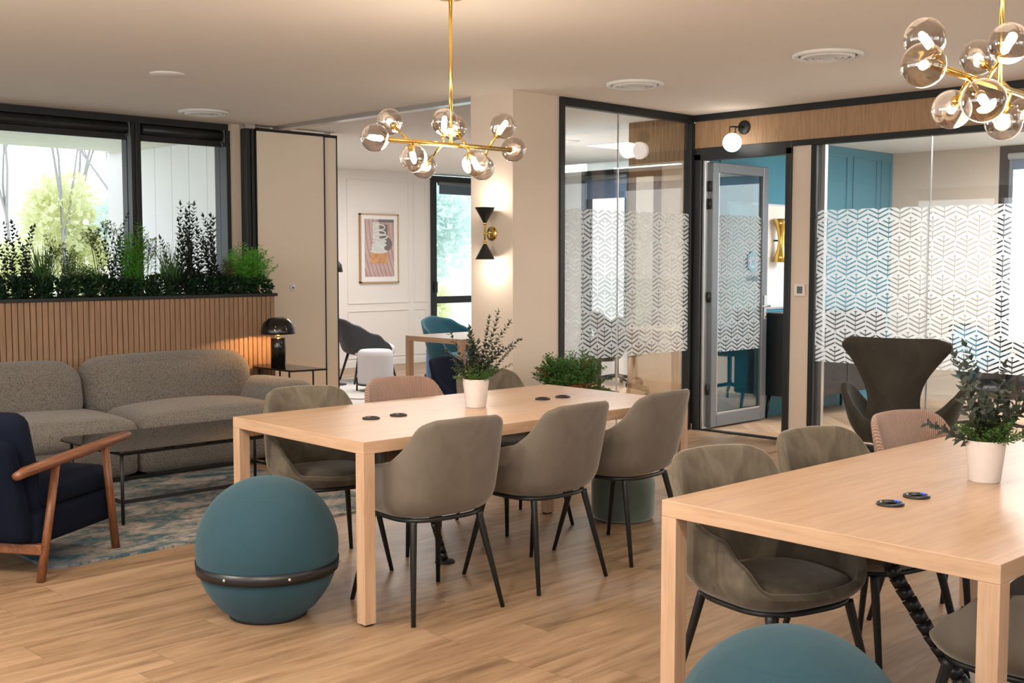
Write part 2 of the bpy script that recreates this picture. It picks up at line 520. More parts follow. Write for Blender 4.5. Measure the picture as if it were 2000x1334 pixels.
struct(MB().box(4.665, 4.755, 9.37, 9.45, .12, 2.64).box(4.70, 4.72, 9.355, 9.37, .12, 2.64).build('trim_2', M['anthracite'], bevel=.004), 'dark mullion post between the windows')
struct(MB().box(5.56, 5.61, 9.33, 9.45, .12, 2.64).build('trim_3', M['anthracite'], bevel=.004), 'dark post at the right end of the windows')
def blind(name, u0, u1, v, lab, z0=2.505, z1=2.64, m1='anthracite', drop=.0):
    t = thing(name, lab, 'blind', ((u0 + u1) / 2, v, z0), 0, 'roller blinds above the lounge windows')
    w = (u1 - u0) / 2
    MB().lathe([(.045, -w), (.045, w)], (0, 0, .085), 20, 'x').build('roller', M[m1], t)
    MB().box(-w, w, .02, .026, 0, .085).build('fabric', M['plastic_dark'], t)
    MB().box(-w, w, .012, .034, -.012, .006).build('bottom_bar', M['anthracite'], t)
    MB().box(w - .012, w, -.045, .05, .02, .134).build('end_bracket', M['greyframe'], t)
    return t
blind('roller_blind', 2.44, 4.64, 9.38, 'rolled up dark blind above the wide left window')
blind('roller_blind', 4.77, 5.55, 9.38, 'rolled up dark blind above the narrow right window')
# outside side wall of the back room
sbox('wall_outside', (6.0, 6.1, 9.6, 12.25, -.1, 2.66), M['outer_panel'], 'white clad outer wall seen through the right window')
sbox('trim_4', (1.0, 6.1, 9.62, 12.25, 2.66, 2.74), M['soffit'], 'pale soffit outside above the windows')
# back room
sbox('wall_far', (6.1, 10.88, 12.72, 12.85, 0, H), M['white_wall'], 'white panelled wall of the back room')
sbox('wall_far_right', (12.1, 12.6, 12.72, 12.85, 0, H), M['white_wall'])
sbox('wall_back_room_left', (6.1, 6.2, 9.62, 12.72, 0, H), M['white_wall'])
sbox('wall_back_room_right', (12.5, 12.6, 11.3, 12.72, 0, H), M['white_wall'])
for i, (u0, u1, z0, z1) in enumerate([(8.4, 9.25, .87, 2.56), (9.40, 10.48, .87, 2.56), (10.56, 10.80, .87, 2.56), (8.4, 9.25, .12, .78), (9.40, 10.48, .12, .78), (10.56, 10.80, .12, .78)]):
    t = .018; m = MB()
    m.box(u0, u1, 12.708, 12.72, z0, z0 + t); m.box(u0, u1, 12.708, 12.72, z1 - t, z1)
    m.box(u0, u0 + t, 12.708, 12.72, z0 + t, z1 - t); m.box(u1 - t, u1, 12.708, 12.72, z0 + t, z1 - t)
    struct(m.build('trim_%d' % (5 + i), M['white_wall'], bevel=.003), 'white moulding on the back wall')
struct(MB().box(6.2, 10.88, 12.70, 12.72, 0, .09).build('baseboard_far', M['white_wall'], bevel=.004), 'white baseboard of the back room')
w3 = window_v('window_3', 10.88, 12.1, 12.68, .05, H - .02, 'tall dark-framed window of the back room', .09, .12)
MB().box(10.97, 12.01, 12.69, 12.79, .84, .94).build('transom', M['anthracite'], w3, .004)
MB().box(10.90, 10.94, 12.63, 12.68, 1.0, 1.16).build('window_handle', M['black'], w3, .004)
tb = thing('roller_blind', 'short grey-blue blind at the top of the back room window', 'blind', (11.5, 12.66, 2.42))
MB().box(-.50, .50, -.005, .0, .0, .12).build('fabric', plain('blue_grey_blind', (.10, .13, .17), .8), tb)
MB().lathe([(.03, -.52), (.03, .52)], (0, -.01, .15), 16, 'x').build('roller', M['greyframe'], tb)
# column with sconce + beige wall to the glass
sbox('wall_column', (5.94, 6.43, 6.02, 6.47, 0, H), M['beige'], 'beige column carrying the black cone sconce')
# diagonal screen wall hidden between the two rooms
for i in range(9):
    ua, ub = 6.45 + i * .672, 6.45 + (i + 1) * .672
    va, vb = ua * .945, ub * .945
    m = MB(); m.add([(ua, va, 0), (ub, vb, 0), (ub, vb, H), (ua, va, H), (ua - .05, va + .05, 0), (ub - .05, vb + .05, 0), (ub - .05, vb + .05, H), (ua - .05, va + .05, H)],
      [(0, 1, 2, 3), (7, 6, 5, 4), (3, 2, 6, 7), (0, 4, 5, 1), (0, 3, 7, 4), (1, 5, 6, 2)])
    struct(m.build('wall_divider', M['white_wall']), 'pale wall between back room and side room')
# sliding track and folding partition panels
sbox('trim_11', (5.97, 6.07, 6.47, 9.2, H - .035, H + .0), M['lightmetal'], 'pale ceiling track of the folding partition')
def panel(u0, u1, v0, v1, lab, edge=True):
    t = thing('partition_panel', lab, 'wall panel', ((u0 + u1) / 2, (v0 + v1) / 2, 0))
    w, d = (u1 - u0) / 2, (v1 - v0) / 2
    MB().box(-w + .012, w - .012, -d, d, .02, 2.645).build('panel_board', M['panelbeige'], t)
    MB().box(-w, -w + .012, -d - .004, d, .02, 2.66).box(w - .012, w, -d - .004, d, .02, 2.66).box(-w, w, -d - .004, d, 2.645, 2.672).build('edge_profile', M['black'], t)
    MB().box(-w, w, -d, d, 0, .02).build('floor_seal', M['black'], t)
    MB().box(-.02, .02, -.02, .02, 2.672, H).build('hanger', M['lightmetal'], t)
    return t
p1 = panel(5.78, 6.545, 9.20, 9.29, 'wide beige folding partition panel beside the plant box')
panel(6.555, 6.72, 9.24, 9.32, 'narrow beige end panel of the folding partition')
t = thing('partition_post', 'dark grooved metal post at the parked partition panels', 'post', (5.73, 9.25, 0))
MB().box(-.045, -.005, -.05, .05, 0, 2.66).box(.012, .045, -.05, .05, 0, 2.66).build('profile', M['anthracite'], t, .004)
MB().box(-.005, .012, -.03, .05, 0, 2.66).build('groove', M['rubber'], t)
MB().box(-.055, .045, -.06, .05, 2.66, H).build('head_plate', M['lightmetal'], t)
ts = thing('door_stop', 'small white round button fixed on the beige partition panel', 'fixture', (6.165, 9.2015, 1.21))
MB().lathe([(.001, -.008), (.034, -.008), (.038, 0), (.001, 0)], (0, 0, 0), 24, 'y').build('disc', M['white'], ts)
MB().lathe([(.001, -.014), (.008, -.014), (.01, -.006), (.001, -.006)], (0, 0, 0), 16, 'y').build('knob', M['greyframe'], ts)

# ---- glass wall GL  (V = 6.04, U 6.45..8.13)
GV, GU = 6.03, 8.13
m = MB(); m.box(6.43, 6.48, GV - .03, GV + .03, 0, H).box(6.48, 8.10, GV - .03, GV + .03, 2.635, H).box(6.48, 8.10, GV - .03, GV + .03, 0, .05).box(8.06, 8.16, GV - .03, GV + .05, .05, 2.635)
gl = m.build('window_4', M['black'], bevel=.003); struct(gl, 'left floor-to-ceiling glass partition with leaf pattern film')
MB().box(6.48, 7.128, GV - .006, GV + .006, .05, 2.635).build('glass_pane', M['partglass'], gl)
MB().box(7.132, 8.06, GV - .006, GV + .006, .05, 2.635).build('glass_pane', M['partglass'], gl)
MB().box(7.127, 7.133, GV - .007, GV + .007, .05, 2.635).build('glass_joint', M['lightmetal'], gl)
MB().add([(6.48, GV - .010, .69), (8.06, GV - .010, .69), (8.06, GV - .010, 1.865), (6.48, GV - .010, 1.865)], [(0, 1, 2, 3)]).build('frosted_film', M['film_x'], gl)
# added panel standing in for the reflection-like oak veil in the left glass
struct(MB().box(8.12, 8.14, 6.09, 6.74, .0, H).build('oak_veil_panel', M['veil']), 'added see-through panel standing in for the oak-toned veil in the left glass')
# ---- wall GR (U = 8.13)
m = MB()
m.box(GU - .03, GU + .06, 5.93, 6.0, 0, 2.37)                   # hinge side jamb
m.box(GU - .03, GU + .06, 5.045, 5.10, 0, 2.37)                  # strike side jamb
m.box(GU - .03, GU + .06, 5.045, 6.0, 2.315, 2.42)              # head
d1 = m.build('door_1', M['anthracite'], bevel=.004); struct(d1, 'dark frame of the open glass door')
MB().box(GU - .005, GU + .06, 5.905, 5.925, 0, 2.315).build('frame_gasket', M['lightmetal'], d1)
struct(MB().box(GU - .02, GU + .04, -1.2, 6.0, 2.42, 2.645).build('wall_fascia', M['fascia']), 'oak veneer band above the door and glass')
struct(MB().box(GU - .04, GU + .06, -1.2, 6.0, 2.645, H).build('trim_12', M['black'], bevel=.003), 'black trim under the ceiling over the oak band')
struct(MB().box(GU - .03, GU + .06, -1.2, 5.045, 2.375, 2.42).build('trim_13', M['black'], bevel=.003), 'black trim under the oak band')
struct(MB().box(GU - .01, GU + .05, 4.87, 5.045, 0, 2.375).build('wall_right', M['beige']), 'beige wall strip with thermostat between door and glass')
struct(MB().box(GU - .015, GU + .05, 5.06, 5.92, 0, .012).build('trim_14', M['black']), 'dark threshold strip of the door')
m = MB(); m.box(GU - .03, GU + .05, 4.82, 4.87, 0, 2.375).box(GU - .03, GU + .05, -1.2, 4.82, 0, .05)
gr = m.build('window_5', M['black'], bevel=.003); struct(gr, 'right glass partition with leaf pattern film')
MB().box(GU + .05, GU + .09, 4.79, 4.82, .05, 2.375).build('inner_profile', M['lightmetal'], gr)
MB().box(GU, GU + .012, 3.9, 4.82, .05, 2.375).build('glass_pane', M['partglass'], gr)
MB().box(GU, GU + .012, 1.9, 3.894, .05, 2.375).build('glass_pane', M['partglass'], gr)
MB().box(GU, GU + .012, -1.2, 1.894, .05, 2.375).build('glass_pane', M['partglass'], gr)
MB().box(GU - .002, GU + .014, 3.894, 3.9, .05, 2.375).build('glass_joint', M['lightmetal'], gr)
MB().add([(GU - .005, -1.2, .67), (GU - .005, 4.82, .67), (GU - .005, 4.82, 1.862), (GU - .005, -1.2, 1.862)], [(0, 1, 2, 3)]).build('frosted_film', M['film_y'], gr)
# thermostat
t = thing('thermostat', 'small white square thermostat on the beige strip beside the door', 'thermostat', (GU - .01, 4.955, 1.23))
MB().box(-.018, .003, -.05, .05, -.048, .048).build('housing', M['pot'], t, .004)
MB().box(-.0195, -.018, -.028, .022, -.026, .030).build('display', M['greyframe'], t)
# ---- open door leaf (perpendicular, V = 5.88)
def door_leaf():
    u0, u1, v, z0, z1 = 8.19, 9.04, 5.86, .02, 2.305
    m = MB(); f = .085
    m.box(u0, u0 + f, v, v + .055, z0, z1).box(u1 - f, u1, v, v + .055, z0, z1).box(u0 + f, u1 - f, v, v + .055, z1 - f, z1).box(u0 + f, u1 - f, v, v + .055, z0, z0 + .11)
    leaf = m.build('door_2', M['greyframe'], bevel=.006); struct(leaf, 'open glazed door leaf with grey aluminium frame')
    MB().box(u0 + f, u1 - f, v + .024, v + .032, z0 + .11, z1 - f).build('glass_pane', glassmat('teal_tinted_glass', (.50, .68, .70), 3.2, 1.5), leaf)
    MB().add([(u0 + f, v + .018, .67), (u1 - f, v + .018, .67), (u1 - f, v + .018, 1.862), (u0 + f, v + .018, 1.862)], [(0, 1, 2, 3)]).build('frosted_film', M['film_x'], leaf)
    m = MB().box(u0 + f, u1 - f, v + .005, v + .014, z0 + .11, z0 + .125).box(u0 + f, u0 + f + .012, v + .005, v + .014, z0 + .11, z1 - f)
    m.build('glazing_bead', M['lightmetal'], leaf)
    # handle set on long plate
    hb = MB().box(u1 - .055, u1 - .022, v - .010, v, .93, 1.15).build('handle_plate', M['lightmetal'], leaf, .004)
    m = MB().tube([(u1 - .04, v - .01, 1.055), (u1 - .04, v - .05, 1.055)], .009).tube([(u1 - .03, v - .05, 1.055), (u1 - .16, v - .05, 1.055)], .009)
    m.build('door_handle', M['lightmetal'], hb)
    MB().lathe([(.001, -.016), (.010, -.016), (.012, -.010), (.001, -.010)], (u1 - .04, v, .965), 14, 'y').build('lock_cylinder', M['brass'], hb)
    for z in (.35, 1.15, 1.95, 2.10):
        MB().tube([(u0 - .012, v + .03, z - .045), (u0 - .012, v + .03, z + .045)], .011).build('hinge', M['black'], leaf)
    # emblem
    cu, cz, w, h = 8.815, 1.455, .078, .098
    yy = v + .012
    hexa = [(cu, yy, cz + h), (cu + w, yy, cz + h * .55), (cu + w, yy, cz - h * .5), (cu, yy, cz - h), (cu - w, yy, cz - h * .5), (cu - w, yy, cz + h * .55)]
    em = MB().add(hexa, [(5, 4, 3, 2, 1, 0)]).build('emblem', plain('slate_blue_film', (.16, .30, .40), .5), leaf)
    y2 = yy - .003; m = MB(); lw = .0028
    def seg(a, b, c, d): m.tube([(cu + a * w, y2, cz + b * h), (cu + c * w, y2, cz + d * h)], lw, 5)
    def ring(a, b, r, r2=None, k=12):
        r2 = r2 or r
        pts = [(cu + a * w + r * cos(2 * pi * i / k), y2, cz + b * h + r2 * sin(2 * pi * i / k)) for i in range(k + 1)]
        m.tube(pts, lw * .8, 5, False)
    seg(-.55, -.40, .55, -.40); seg(-.42, -.52, .42, -.52)
    seg(-.36, .22, .36, .22); seg(-.36, .22, -.5, -.40); seg(.36, .22, .5, -.40)
    ring(0, .56, .011, .014); ring(-.50, .46, .009, .012); ring(.50, .46, .009, .012); ring(-.66, .24, .010, .013); ring(.66, .24, .010, .013)
    ring(-.66, -.12, .014, .026); ring(.66, -.12, .014, .026); seg(-.22, .24, -.14, .40); seg(.22, .24, .14, .40); seg(-.14, .40, .14, .40)
    m.build('emblem_lines', M['white'], em)
    cu2 = bpy.data.curves.new('lettering', 'FONT'); cu2.body = 'LA UNE'; cu2.size = .064; cu2.extrude = .0008; cu2.offset = .0012
    cu2.align_x = 'CENTER'; cu2.space_character = .95
    to = bpy.data.objects.new('lettering', cu2); COL.objects.link(to)
    dg = bpy.context.evaluated_depsgraph_get()
    me = bpy.data.meshes.new_from_object(to.evaluated_get(dg))
    bpy.data.objects.remove(to)
    lo = bpy.data.objects.new('lettering', me); COL.objects.link(lo); lo.parent = leaf
    lo.rotation_euler = (pi / 2, 0, 0); lo.location = (8.815, v + .010, 1.285); lo.scale = (.92, 1, 1)
    me.materials.clear(); me.materials.append(plain('slate_lettering', (.10, .17, .22), .5))
door_leaf()

# ---- meeting room behind the right glass
sbox('wall_teal', (8.30, 11.6, 5.985, 6.045, 0, 2.6), M['teal_wall'], 'teal panelled wall of the meeting room')
k = 15
for (u0, u1) in ((8.45, 9.55), (9.70, 10.65), (10.76, 11.26), (11.34, 11.55)):
    m = MB(); tt = .02
    m.box(u0, u1, 5.972, 5.985, 2.50, 2.52).box(u0, u0 + tt, 5.972, 5.985, .3, 2.5).box(u1 - tt, u1, 5.972, 5.985, .3, 2.5).box(u0 + tt, u1 - tt, 5.972, 5.985, .3, .32)
    struct(m.build('trim_%d' % k, M['teal_wall'], bevel=.003), 'teal moulding on the meeting room wall'); k += 1
sbox('wall_meeting_far', (11.6, 11.7, 4.85, 6.0, 0, 2.6), M['beige'], 'beige far wall of the meeting room')
sbox('wall_meeting_low', (11.6, 11.7, -1.2, 4.85, 0, .55), M['beige'], 'low beige wall under the meeting room window')
struct(MB().box(11.57, 11.6, -1.2, 5.98, 0, .08).build('baseboard_meeting', M['beige']))
def window_u(name, v0, v1, u, z0, z1, lab, fr=.07, depth=.1):
    m = MB()
    m.box(u, u + depth, v0, v0 + fr, z0, z1); m.box(u, u + depth, v1 - fr, v1, z0, z1)
    m.box(u, u + depth, v0 + fr, v1 - fr, z1 - fr, z1); m.box(u, u + depth, v0 + fr, v1 - fr, z0, z0 + fr)
    w = m.build(name, M['greyframe'] if 0 else M['anthracite'], bevel=.004); struct(w, lab)
    MB().box(u + .05, u + .056, v0 + fr, v1 - fr, z0 + fr, z1 - fr).build('window_pane', M['winglass'], w)
    return w
window_u('window_6', 2.2, 4.85, 11.6, .55, 2.6, 'dark-framed window of the meeting room', .10)
window_u('window_7', -1.2, 2.2, 11.6, .55, 2.6, 'second dark-framed window of the meeting room', .10)
t = thing('roller_blind', 'blue-grey roller blind with pale tube in the meeting room', 'blind', (11.56, 3.5, 2.36))
MB().lathe([(.032, -1.24), (.032, 1.24)], (0, 0, .13), 16, 'y').build('roller', M['white'], t)
MB().box(.02, .025, -1.22, 1.22, 0, .13).build('fabric', plain('blue_grey_blind2', (.16, .22, .32), .8), t)
# side room window wall (U = 11.1)
m = MB().box(11.1, 11.2, 9.98, 10.48, 0, 2.6).box(11.1, 11.2, 6.05, 8.70, 0, 2.6).box(11.1, 11.2, 8.70, 9.98, 0, .35)
struct(m.build('wall_side_room', M['white_wall']), 'pale wall around the window behind the left glass')
w8 = window_u('window_8', 8.70, 9.98, 11.08, .35, 2.6, 'dark-framed window behind the left glass partition', .11)
MB().box(11.09, 11.17, 9.15, 9.27, .35, 2.6).build('mullion', M['anthracite'], w8)
t = thing('roller_blind', 'blue-grey roller blind behind the left glass partition', 'blind', (11.04, 9.55, 2.24))
MB().lathe([(.035, -.36), (.035, .36)], (0, 0, .26), 16, 'y').build('roller', M['greyframe'], t)
MB().box(.02, .025, -.34, .34, 0, .26).build('fabric', plain('blue_grey_blind3', (.12, .17, .26), .8), t)
# LED ceiling panels
t = thing('ceiling_light', 'bright square ceiling panel behind the left glass', 'ceiling light', (9.6, 8.0, H))
MB().box(-.3, .3, -.3, .3, -.012, -.004).build('diffuser', M['ledpanel'], t)
MB().box(-.31, .31, -.31, -.3, -.016, 0).box(-.31, .31, .3, .31, -.016, 0).box(-.31, -.3, -.3, .3, -.016, 0).box(.3, .31, -.3, .3, -.016, 0).build('frame', M['white'], t)
dup(t, (10.0, 3.55, 2.6), 0, 'bright square ceiling panel in the meeting room beyond the right glass')
dup(t, (10.0, 1.2, 2.6), 0, 'second square ceiling panel deeper right in the meeting room')
# meeting room ceiling disc and frame
def diffuser(u, v, z, r, lab, flat=False):
    t = thing('ceiling_vent', lab, 'vent', (u, v, z), 0)
    if flat:
        MB().lathe([(.001, -.008), (r * .96, -.008), (r, 0), (.001, 0)], (0, 0, 0), 40).build('grille', M['ceiling_white'], t)
        return
    MB().lathe([(r, 0), (r * .98, -.014), (r * .90, -.022), (r * .84, -.012), (r * .84, 0)], (0, 0, 0), 48).build('rim', M['white'], t)
    for rr in (.76, .58, .40):
        MB().lathe([(r * rr, -.002), (r * (rr - .01), -.022), (r * (rr - .10), -.030), (r * (rr - .12), -.016), (r * (rr - .07), -.002)], (0, 0, 0), 40).build('ring', M['white'], t)
    MB().lathe([(.001, -.028), (r * .2, -.026), (r * .24, -.01), (.001, -.004)], (0, 0, 0), 32).build('cone', M['white'], t)
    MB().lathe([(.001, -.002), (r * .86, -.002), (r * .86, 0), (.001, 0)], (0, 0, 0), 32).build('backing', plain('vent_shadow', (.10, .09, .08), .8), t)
diffuser(3.807, 7.112, H, .115, 'flat plain ceiling disc above the sofa, left of the chandelier', True)
diffuser(4.977, 8.705, H, .205, 'ringed ceiling vent near the lounge windows')
diffuser(6.338, 5.211, H, .205, 'ringed ceiling vent in front of the left glass partition')
diffuser(6.271, 3.669, H, .212, 'ringed ceiling vent in front of the oak band, beside the right chandelier')
diffuser(9.1, 11.0, H, .14, 'flat ceiling disc in the back room', True)
diffuser(9.6, 3.9, 2.6, .2, 'ringed ceiling vent inside the meeting room')
diffuser(8.9, 8.2, H, .12, 'flat ceiling disc behind the left glass', True)

# enclosing walls of the big room behind the viewer, with wide openings (large windows)
m = MB().box(-3.1, -3, -4, 9.6, 0, .95).box(-3.1, -3, -4, 9.6, 2.5, H)
for v in (-4, -1, 2, 5, 8, 9.5): m.box(-3.1, -3, v, v + .12, .95, 2.5)
struct(m.build('wall_rear', M['beige']), 'rear window wall')
m = MB().box(-3, 11.7, -4.1, -4, 0, .9).box(-3, 11.7, -4.1, -4, 2.3, H)
for u in (-3, 1, 5, 8.5): m.box(u, u + .9, -4.1, -4, .9, 2.3)
struct(m.build('wall_side', M['beige']), 'side window wall')
struct(MB().box(8.13, 11.7, -1.3, -1.2, 0, H).box(8.13, 8.2, -4, -1.3, 0, H).build('wall_meeting_side', M['beige']))
struct(MB().box(8.2, 11.7, -4, -1.3, H, H + .1).build('ceiling_corridor', M['ceiling']))

# ================================================================== TABLES
def table(lab, loc, rz, L, W, gp=None, h=.75, t=.05, leg=.055):
    T = thing('table', lab, 'table', loc, rz, gp)
    # origin at near-left floor corner, x along length, y across
    tp = MB().box(0, L, 0, W, h - t, h); tp.mi[0] = tp.mi[1] = 1
    tp.build('tabletop', [M['table_x'], M['table_y']], T, .002)
    for (x, y) in ((0, 0), (L - leg, 0), (0, W - leg), (L - leg, W - leg)):
        lg = MB().box(x, x + leg, y, y + leg, .008, h - t).build('leg', M['table_z'], T, .0015)
        MB().box(x + .008, x + leg - .008, y + .008, y + leg - .008, 0, .008).build('foot_pad', M['rubber'], lg)
    return T
ty = -.031
T1 = table('long light oak table in the middle, nearest the blue ball seat and pot plant', (2.76, 3.64, 0), ty, 2.04, 1.03)
T2 = table('light oak table at lower right corner with blue-lit sockets', (2.714, 1.103, 0), ty + .01, 2.04, 1.03)
def grommet(u, v, lab, led=False):
    g = thing('power_socket', lab, 'socket', (u, v, .75), .3)
    MB().lathe([(.040, 0), (.040, .006), (.034, .009), (.026, .008), (.024, .002)], (0, 0, 0), 32).build('ring', M['plastic_dark'], g)
    MB().lathe([(.001, .002), (.027, .002), (.027, .0), (.001, 0)], (0, 0, 0), 24).build('cover', M['plastic_dark'], g)
    if led:
        MB().sphere((.021, -.019, .0085), .0035, 8, 6).build('light', M['ledblue'], g)
        MB().sphere((.027, -.010, .0085), .0035, 8, 6).build('light', M['ledblue'], g)
grommet(3.201, 4.162, 'black round table socket nearest the front edge of the middle table')
grommet(3.355, 4.156, 'black round table socket second from the front edge of the middle table')
grommet(4.286, 4.123, 'black round table socket right of the pot plant, third along the middle table')
grommet(4.426, 4.112, 'black round table socket at the far end of the middle table')
grommet(3.156, 1.612, 'blue-lit round socket on the right table, nearer to the front edge', True)
grommet(3.316, 1.609, 'blue-lit round socket on the right table, nearer to the pot', True)
def cable_spine(pts, lab, r=.028):
    t = thing('cable_spine', lab, 'cable guide', pts[-1] if 0 else (pts[-1][0], pts[-1][1], 0))
    o = Vector((pts[-1][0], pts[-1][1], 0)); m = MB()
    n = len(pts)
    for i in range(n - 1):
        a, b = Vector(pts[i]) - o, Vector(pts[i + 1]) - o
        K = max(1, int((b - a).length / .034))
        for j in range(K):
            p = a + (b - a) * (j / K); q = a + (b - a) * ((j + .90) / K)
            m.tube([p, q], [r, r * .9], 8)
    m.build('links', M['plastic_dark'], t)
    MB().tube([Vector(p) - o for p in pts], r * .45, 6).build('cord', M['rubber'], t)
    MB().lathe([(.001, .012), (.045, .010), (.05, 0), (.001, 0)], (0, 0, 0), 24).build('base', M['rubber'], t)
cable_spine([(3.55, 4.22, .69), (3.56, 4.21, .42), (3.60, 4.19, .2), (3.655, 4.175, .012)], 'black articulated cable guide hanging under the middle table', .02)
cable_spine([(3.49, 1.87, .69), (3.50, 1.84, .56), (3.52, 1.75, .40), (3.54, 1.66, .26), (3.57, 1.55, .10), (3.60, 1.50, .012)], 'black articulated cable guide hanging under the right table', .027)

# ================================================================== DINING CHAIRS
def interp(x, tab):
    if x <= tab[0][0]: return tab[0][1]
    for (a, b), (c, d) in zip(tab, tab[1:]):
        if x <= c:
            t = (x - a) / (c - a); t = t * t * (3 - 2 * t); return b + (d - b) * t
    return tab[-1][1]
RIM = [(0, .840), (.6, .836), (.84, .818), (.97, .77), (1.08, .70), (1.3, .655), (1.7, .625), (2.0, .56), (2.35, .47), (3.2, .45)]
def shell_mesh(rim=RIM, a=.268, b=.240, n=3.1, zb=.405, lean=.10, taper=.04, NT=72, NJ=14, seat=.46):
    m = MB(); vs, fs = [], []
    for j in range(NJ + 1):
        for i in range(NT):
            th = 2 * pi * i / NT; ph = min(th, 2 * pi - th)
            dx, dy = sin(th), -cos(th)
            h = interp(ph, rim); t = j / NJ
            z = zb + (h - zb) * (t ** 1.15)
            q = min(1, (z - zb) / .10 + .0)
            s = .60 + .40 * sqrt(max(0, 1 - (1 - q) ** 2))
            r = 1 / ((abs(dx) / a) ** n + (abs(dy) / b) ** n) ** (1 / n)
            x, y = dx * r * s, dy * r * s
            up = max(0, z - seat)
            y -= lean * up / .38 * (.5 + .5 * cos(th)) ** .5 if cos(th) > 0 else 0
            x *= 1 - taper * max(0, z - .6) / .25
            vs.append((x, y, z))
    for j in range(NJ):
        for i in range(NT):
            i2 = (i + 1) % NT
            fs.append((j * NT + i, j * NT + i2, (j + 1) * NT + i2, (j + 1) * NT + i))
    c = len(vs); vs.append((0, 0, zb - .004))
    for i in range(NT): fs.append((c, (i + 1) % NT, i))
    m.add(vs, fs, True)
    return m
def chair(lab, mat, loc, rz, gp, inner=None):
    C = thing('dining_chair', lab, 'chair', loc, rz, gp)
    shell_mesh().build('seat_shell', mat, C, solid=.030, subsurf=1)
    # seat cushion filling the tub
    m = MB(); NT = 48; vs = []; fs = []
    rings = [(.0, .485), (.5, .487), (.8, .480), (.93, .468), (.965, .452), (.95, .43)]
    for k_, (s, z) in enumerate(rings[1:]):
        for i in range(NT):
            th = 2 * pi * i / NT; dx, dy = sin(th), -cos(th)
            r = 1 / ((abs(dx) / .238) ** 2.7 + (abs(dy) / .212) ** 2.7) ** (1 / 2.7)
            vs.append((dx * r * s, dy * r * s, z))
    for k_ in range(len(rings) - 2):
        for i in range(NT):
            i2 = (i + 1) % NT; fs.append((k_ * NT + i2, k_ * NT + i, (k_ + 1) * NT + i, (k_ + 1) * NT + i2))
    c = len(vs); vs.append((0, 0, .486)); fs += [(c, i, (i + 1) % NT) for i in range(NT)]
    m.add(vs, fs, True).build('seat_cushion', inner or mat, C)
    # black frame under the shell
    pts = []
    for i in range(41):
        th = 2 * pi * i / 40; dx, dy = sin(th), -cos(th)
        r = 1 / ((abs(dx) / .205) ** 3 + (abs(dy) / .19) ** 3) ** (1 / 3)
        pts.append((dx * r, dy * r, .408))
    MB().tube(pts, .010, 8, False).build('seat_frame', M['black'], C)
    for sx in (-1, 1):
        for sy in (-1, 1):
            top = (sx * .165, sy * .155, .405); bot = (sx * .225, sy * .245, 0)
            lg = MB().tube([top, tuple(top[i] * .97 + bot[i] * .03 for i in range(3)), bot], [.016, .0155, .0095], 12).build('leg', M['black'], C)
    return C
G1 = 'taupe velvet chairs along the near side of the middle table'
c1 = chair('taupe velvet chair at the middle table, nearest the front table leg', M['velvet'], (3.155, 3.725, 0), -.12, None)
c2 = dup(c1, (3.80, 3.705, 0), .0, 'taupe velvet chair in the middle of the near side of the middle table')
c3 = dup(c1, (4.44, 3.73, 0), .05, 'taupe velvet chair at the far right end of the near side, before the green pouf')
c4 = chair('olive velvet chair behind the middle table, between sofa and blue ball', M['velvet_olive'], (3.215, 4.53, 0), pi - .24, None)
c5 = chair('pink corduroy chair at the far side of the middle table', M['corduroy'], (3.86, 4.57, 0), pi - .22, None)
c6 = dup(c4, (4.50, 4.55, 0), pi - .15, 'olive velvet chair behind the pot plant of the middle table')
c7 = dup(c4, (3.13, 1.985, 0), pi - .24, 'olive velvet chair at the right table, nearest its front leg and wholly seen')
c8 = dup(c4, (3.765, 1.99, 0), pi - .22, 'olive velvet chair second along the far side of the right table')
c9 = dup(c5, (4.455, 1.985, 0), pi - .24, 'pink corduroy chair at the far side of the right table, before the wing chair')
c10 = dup(c1, (3.12, 1.18, 0), .03, 'taupe velvet chair cut off in the lower right corner under the table')

c11 = chair('dark navy chair beyond the middle table, left of its pot plant', M['navy_back'], (5.04, 5.38, 0), pi + .4, None)
# ================================================================== BALL SEATS
def ballseat(lab, loc, rz):
    B = thing('ball_seat', lab, 'ball seat', loc, rz)
    r, zc = .292, .287
    prof = [(.17, .012)]
    for i in range(0, 41):
        a = -pi / 2 + radang(i)
        prof.append((max(1e-6, r * cos(a)), zc + r * sin(a)))
    prof = [(.001, .012), (.160, .012), (.172, .025), (.200, .045), (.232, .085), (.257, .125), (.272, .162)] + [p for p in prof[1:] if p[1] > .195]
    m = MB().lathe(prof, (0, 0, 0), 96)
    # belt pleats: soft vertical folds in the lower half
    for i, (x, y, z) in enumerate(m.v):
        if z < .21:
            a = math.atan2(y, x); w = min(1, (.21 - z) / .12) * (1 if z > .02 else .4)
            k = 1 - .012 * w * (.5 + .5 * sin(a * 12) ** 3)
            m.v[i] = (x * k, y * k, z)
    m.build('cover', M['ballfab'], B)
    zb, hh = .215, .022
    rb = sqrt(r * r - (zb - zc) ** 2) + .004
    MB().lathe([(rb - .006, zb - hh), (rb + .003, zb - hh), (rb + .007, zb + hh), (rb - .0, zb + hh), (rb - .006, zb - hh)], (0, 0, 0), 96).build('belt', M['plastic_dark'], B)
    for a in (-2.75, -1.85, -.7, .9):
        MB().lathe([(.001, rb + .012), (.006, rb + .011), (.007, rb + .004), (.001, rb + .004)], (0, 0, 0), 12, 'x').xf(Matrix.Translation((0, 0, zb)) @ Matrix.Rotation(a, 4, 'Z')).build('rivet', M['lightmetal'], B)
    MB().lathe([(.001, 0), (.158, 0), (.163, .014), (.001, .014)], (0, 0, 0), 48).build('base', M['rubber'], B)
    return B
def radang(i): return pi * i / 40
b1 = ballseat('petrol blue ball seat with black belt on the floor before the middle table', (2.59, 4.075, 0), 0)
